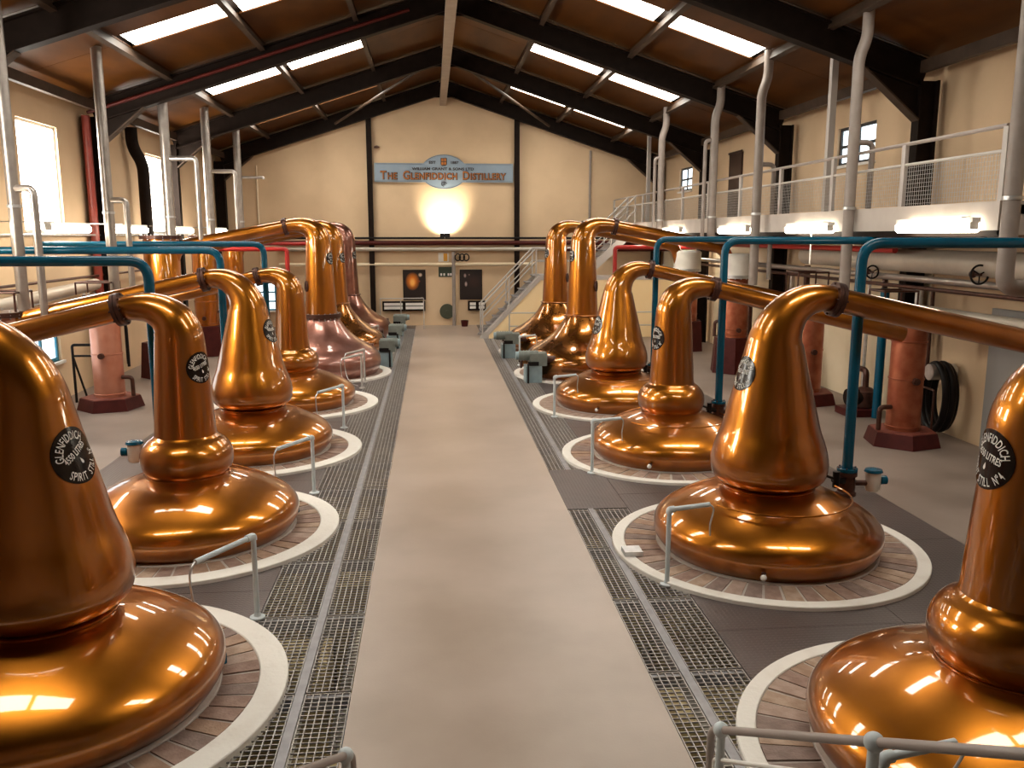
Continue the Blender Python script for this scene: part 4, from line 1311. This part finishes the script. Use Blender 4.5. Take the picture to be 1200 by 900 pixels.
letters('date_lettering', 'EST', .12, -.37, 5.285, M['ink'], sg, SY - .050, .004, .22)
letters('date_lettering', '1887', .12, .36, 5.285, M['ink'], sg, SY - .050, .004, .25)
em = MB().prism([(-.1, 5.47), (.1, 5.47), (.1, 5.27), (.06, 5.22), (-.06, 5.22), (-.1, 5.27)], 'y', SY - .05, SY - .03).build('crest', M['ink'], sg, smooth=False)
for (a, b, c, d) in ((-.08, -.01, 5.36, 5.455), (.01, .08, 5.36, 5.455), (-.08, -.01, 5.25, 5.34), (.01, .08, 5.25, 5.34)):
    MB().box(a, b, SY - .055, SY - .05, c, d).build('crest_quarter', M['signorange'], em, smooth=False)
st = MB().tube([(.085 * math.cos(2 * PI * k / 24), SY - .050, 4.64 + .07 * math.sin(2 * PI * k / 24)) for k in range(19)], .01, 6)
st.tube([(-.02, SY - .050, 4.62), (.01, SY - .050, 4.68), (.04, SY - .050, 4.60)], .012, 6)
st.build('stag_mark', M['ink'], sg)

# ================================================================== BACK WALL ITEMS
pm1 = poster_mat('poster_print_glow', [(-.06, .12, .24, (.75, .20, .015), 1.3), (-.06, .08, .11, (.95, .50, .12), 1.5), (.2, .33, .075, (.75, .55, .42), 1), (.15, .12, .06, (.30, .06, .02), .7), (.24, -.42, .06, (.2, .16, .12), .4)])
pm2 = poster_mat('poster_print_figures', [(-.2, .30, .05, (.35, .24, .22), 1.6), (-.17, .02, .05, (.45, .33, .30), 2.0), (-.06, .33, .03, (.2, .14, .13), 1), (.1, .1, .25, (.03, .012, .01), 1)])
for x, m, l in ((-1.03, pm1, 'black framed poster with a glowing orange still'), (.86, pm2, 'black framed poster with faint white figures')):
    t = thing('poster', l, 'poster', (x, YB - .03, 1.36), 'posters on the sign wall')
    MB().box(-.375, .375, -.012, .028, -.5, .5).build('frame', M['black'], t, world=False, smooth=False)
    MB().box(-.355, .355, -.016, -.012, -.48, .48).build('print', m, t, world=False, smooth=False)
def wall_unit(x0, x1, label):
    t = thing('display_panel', label, 'panel', ((x0 + x1) / 2, YB - .1, .52))
    MB().box(x0, x1, YB - .16, YB - .002, .5, .82).build('casing', M['darksteel'], t, smooth=False)
    w = (x1 - x0) / 2
    for k in range(2):
        for z in (.56, .68):
            MB().box(x0 + k * w + .06, x0 + (k + 1) * w - .04, YB - .175, YB - .16, z, z + .09).build('white_strip', M['white'], t, smooth=False)
wall_unit(-2.1, -.68, 'low dark wall panel with white strips under the orange poster')
wall_unit(.75, 1.35, 'short low dark wall panel with white strips under the faint poster')
t = thing('round_drum_lid', 'dark olive round lid leaning on the sign wall between the posters', 'lid', (.05, YB - .1, .28))
MB().tube([(.05, YB - .12, .47), (.05, YB - .03, .47)], .25, 32).build('lid', M['olive'], t)
MB().tube([(.05, YB - .16, .47), (.05, YB - .12, .47)], .05, 16).build('knob', M['olive'], t)
t = thing('notice', 'yellow notice on the sign wall above the cream pipe', 'notice', (-.03, YB - .02, 2.2))
MB().box(-.22, .12, YB - .02, YB - .001, 2.12, 2.42).build('backing', M['white'], t, smooth=False)
MB().box(-.05, .08, YB - .026, YB - .02, 2.14, 2.4).build('print', M['yellow'], t, smooth=False)
t = thing('notice', 'dark green notice with white lettering under the cream pipe', 'notice', (0, YB - .02, 1.6))
MB().box(-.22, .26, YB - .025, YB - .001, 1.62, 1.95).build('backing', M['exit'], t, smooth=False)
for k, x in enumerate((-.16, -.06, .08, .16)):
    MB().box(x, x + .055, YB - .03, YB - .025, 1.66, 1.74).build('white_mark', M['white'], t, smooth=False)
t = thing('cable_coil', 'black cable coiled on a hook by the upright pipe', 'cable', (.45, YB - .2, 2.2))
for k in range(3):
    MB().tube([(.42 + .14 * k + .09 * math.cos(2 * PI * i / 20), YB - .24, 2.27 + .11 * math.sin(2 * PI * i / 20)) for i in range(21)], .02, 8, caps=False).build('loop', M['black'], t)
single('fire_bell', MB().lathe([(.02, 0), (.09, .02), (.09, .06), (.02, .1)], 20, 0, 0), M['bronze'], 'small brown wall lamp beside the gable post above the sign', 'lamp', loc=(0, 0, 0))
bpy.data.objects['fire_bell'].location = (-2.15, YB - .1, 5.75)
bpy.data.objects['fire_bell'].name = 'wall_lamp'
single('bucket', MB().lathe([(.02, 0), (.1, 0), (.13, .2), (.11, .2), (.09, .02), (.02, .02)], 20, .62, YB - .45), M['oxide'], 'small dark red bucket on the floor below the faint poster', 'bucket', loc=(.62, YB - .45, 0))

# ================================================================== STAIR TO THE MEZZANINE
SF, SB = 25.0, 26.0            # front and back face of the flight
stt = thing('mezzanine_stair', 'pale steel stair rising from the aisle end to the mezzanine', 'stair', (1.9, SF, 0))
def flight(x0, z0, x1, z1, steps, tag_):
    for y in (SF, SB):
        MB().beam((x0, y, z0 - .05), (x1, y, z1 - .05), .05, .22).build('stringer', M['railgrey'], stt, smooth=False)
    for i in range(steps):
        f = (i + .5) / steps
        x, z = x0 + (x1 - x0) * f, z0 + (z1 - z0) * (i + 1) / steps
        MB().box(x - .13, x + .13, SF + .03, SB - .03, z - .03, z).build('tread', M['bearer'], stt, smooth=False)
flight(1.0, .0, 2.75, 1.83, 9, 'a')
MB().box(2.75, 4.0, SF, SB, 1.76, 1.84).build('landing', M['railgrey'], stt, smooth=False)
flight(4.0, 1.84, 5.58, 3.30, 8, 'b')
def rail_run(pts, posts, m, y):
    MB().tube(pts, .024, 10).build('handrail', M[m], stt)
    MB().tube([(p[0], p[1], p[2] - .38) for p in pts], .018, 10).build('mid_rail', M[m], stt)
    for (x, z0, z1) in posts:
        MB().tube([(x, y, z0), (x, y, z1)], .022, 10).build('rail_post', M[m], stt)
for y in (SF, SB):
    rail_run([(1.0, y, .95), (2.6, y, 2.62), (4.0, y, 2.62), (5.55, y, 4.14)], [(1.02, 0, .97), (1.8, .8, 1.78), (2.6, 1.7, 2.62), (3.4, 1.84, 2.62), (4.0, 1.84, 2.62), (4.8, 2.55, 3.4), (5.5, 3.2, 4.1)], 'railgrey', y)
# warm cream panel closing the side of the stair, running on to the wall
sp = thing('stair_panel', 'bright warm cream panel closing the side below the stair', 'panel', (3, SF - .05, 0))
MB().prism([(1.2, 0), (7.3, 0), (7.3, 1.7), (2.7, 1.7), (1.2, .12)], 'y', SF - .08, SF - .03).build('panel_sheet', M['yellowpanel'], sp, smooth=False)
MB().box(2.7, 7.3, SF - .1, SF - .02, 1.7, 1.84).build('top_trim', M['railgrey'], sp, smooth=False)
MB().beam((1.15, SF - .06, .14), (2.72, SF - .06, 1.78), .09, .12).build('slope_trim', M['railgrey'], sp, smooth=False)
gr = thing('guard_rail', 'low grey guard rail in front of the cream stair panel', 'railing', (4, 24.3, 0))
for z in (.42, .8):
    MB().tube([(1.75, 24.3, z), (6.6, 24.3, z)], .018, 8).build('rail', M['railgrey'], gr)
for x in (1.75, 2.6, 3.5, 4.4, 5.3, 6.6):
    MB().tube([(x, 24.3, 0), (x, 24.3, .8)], .02, 8).build('post', M['railgrey'], gr)
g2 = thing('guard_rail', 'thin grey guard rail by the darkest wash still and the low wall panel', 'railing', (-1.6, 27.6, 0))
for x in (-2.1, -1.45, -.72):
    MB().tube([(x, 27.6, 0), (x, 27.6, 1.0)], .016, 8).build('post', M['railgrey'], g2)
MB().tube([(-2.1, 27.6, 1.0), (-.72, 27.6, 1.0)], .016, 8).build('rail', M['railgrey'], g2)

# ================================================================== SMALL FLOOR ITEMS
bx = thing('crate', 'cream box with dark lid on the floor behind the boil-ball still between lantern necks', 'box', (-4.35, 8.75, 0))
MB().box(-4.6, -4.1, 8.55, 8.9, 0, .28).build('body', M['cream_low'], bx, smooth=False)
MB().box(-4.62, -4.08, 8.53, 8.92, .28, .34).build('lid', M['darksteel'], bx, smooth=False)
fr = thing('pipe_trestle', 'thin dark tube trestle by the low blue window', 'trestle', (-6.8, 16.1, 0))
MB().tube(bent([(-6.9, 15.9, 0), (-6.9, 15.9, 1.05), (-6.3, 15.9, 1.05)], .05), .025, 8).build('tall_frame', M['black'], fr)
MB().tube([(-6.9, 15.9, .85), (-6.3, 15.9, .85)], .02, 8).build('cross_bar', M['black'], fr)
MB().tube([(-6.82, 16.2, 0), (-6.9, 15.9, .85)], .02, 8).build('strut', M['black'], fr)
single('junction_box', MB().box(1.33, 1.5, 7.45, 7.62, .036, .08), M['galv'], 'small grey metal box on the white kerb beside the grating', 'box', loc=(1.41, 7.53, .036))

# ================================================================== VISITOR STAIR AND HANDRAILS AT THE CAMERA END
vs_ = thing('visitor_stair', 'steel visitor stair coming down onto the aisle', 'stair', (0, 2, 0))
MB().box(-2.1, 2.1, -2.4, .75, 1.32, 1.4).build('landing', M['bearer'], vs_, smooth=False)
for i in range(7):
    z = 1.22 - i * .175
    MB().box(-.95, .95, .6 + i * .35, .97 + i * .35, z - .04, z).build('tread', M['bearer'], vs_, smooth=False)
for s in (-1, 1):
    MB().beam((s * .97, .5, 1.3), (s * .97, 3.1, .05), .05, .2).build('stringer', M['bearer'], vs_, smooth=False)
    for y in (-2.35, .25):
        MB().box(s * 1.9 - .04, s * 1.9 + .04, y - .04, y + .04, 0, 1.32).build('leg', M['bearer'], vs_, smooth=False)

def visitor_rail(s, far, near, label, frame_panel):
    t = thing('visitor_handrail', label, 'handrail', (far[0], far[1], 0), 'handrails of the visitor stair')
    far, near = Vector(far), Vector(near)
    d = (near - far)
    foot = far + (far - near).normalized() * .10
    MB().tube(bent([(foot.x, foot.y, 0), tuple(foot), tuple(near + d * 1.1)], .06, 6), .021, 16).build('handrail', M['rail'], t)
    for k, f in enumerate((.0, .62, 2.08)):
        p = far + d * f
        MB().tube([(p.x, p.y, 1.4 if f > 2 else 0), (p.x, p.y, p.z)], .024, 14).build('post', M['paleblue'], t)
        MB().sphere(tuple(p), .042, 18, 12).build('ball_fitting', M['paleblue'], t)
    if frame_panel:
        q = [far + d * f - Vector((0, 0, .175)) for f in (-.03, 1.4)]
        pts = [(q[0].x, q[0].y, .02), tuple(q[0]), tuple(q[1])]
        MB().tube(bent(pts, .02, 3), .012, 10).build('panel_frame', M['white'], t)
visitor_rail(1, (1.057, 4.0, .43), (1.50, 2.4, 1.31), 'taupe handrail with pale blue ball fittings in front of still N\u00b0 4', True)
visitor_rail(-1, (-.91, 4.1, .336), (-1.34, 2.5, 1.17), 'taupe handrail with white ball fitting at the aisle edge by the broad-kerbed plinth', False)
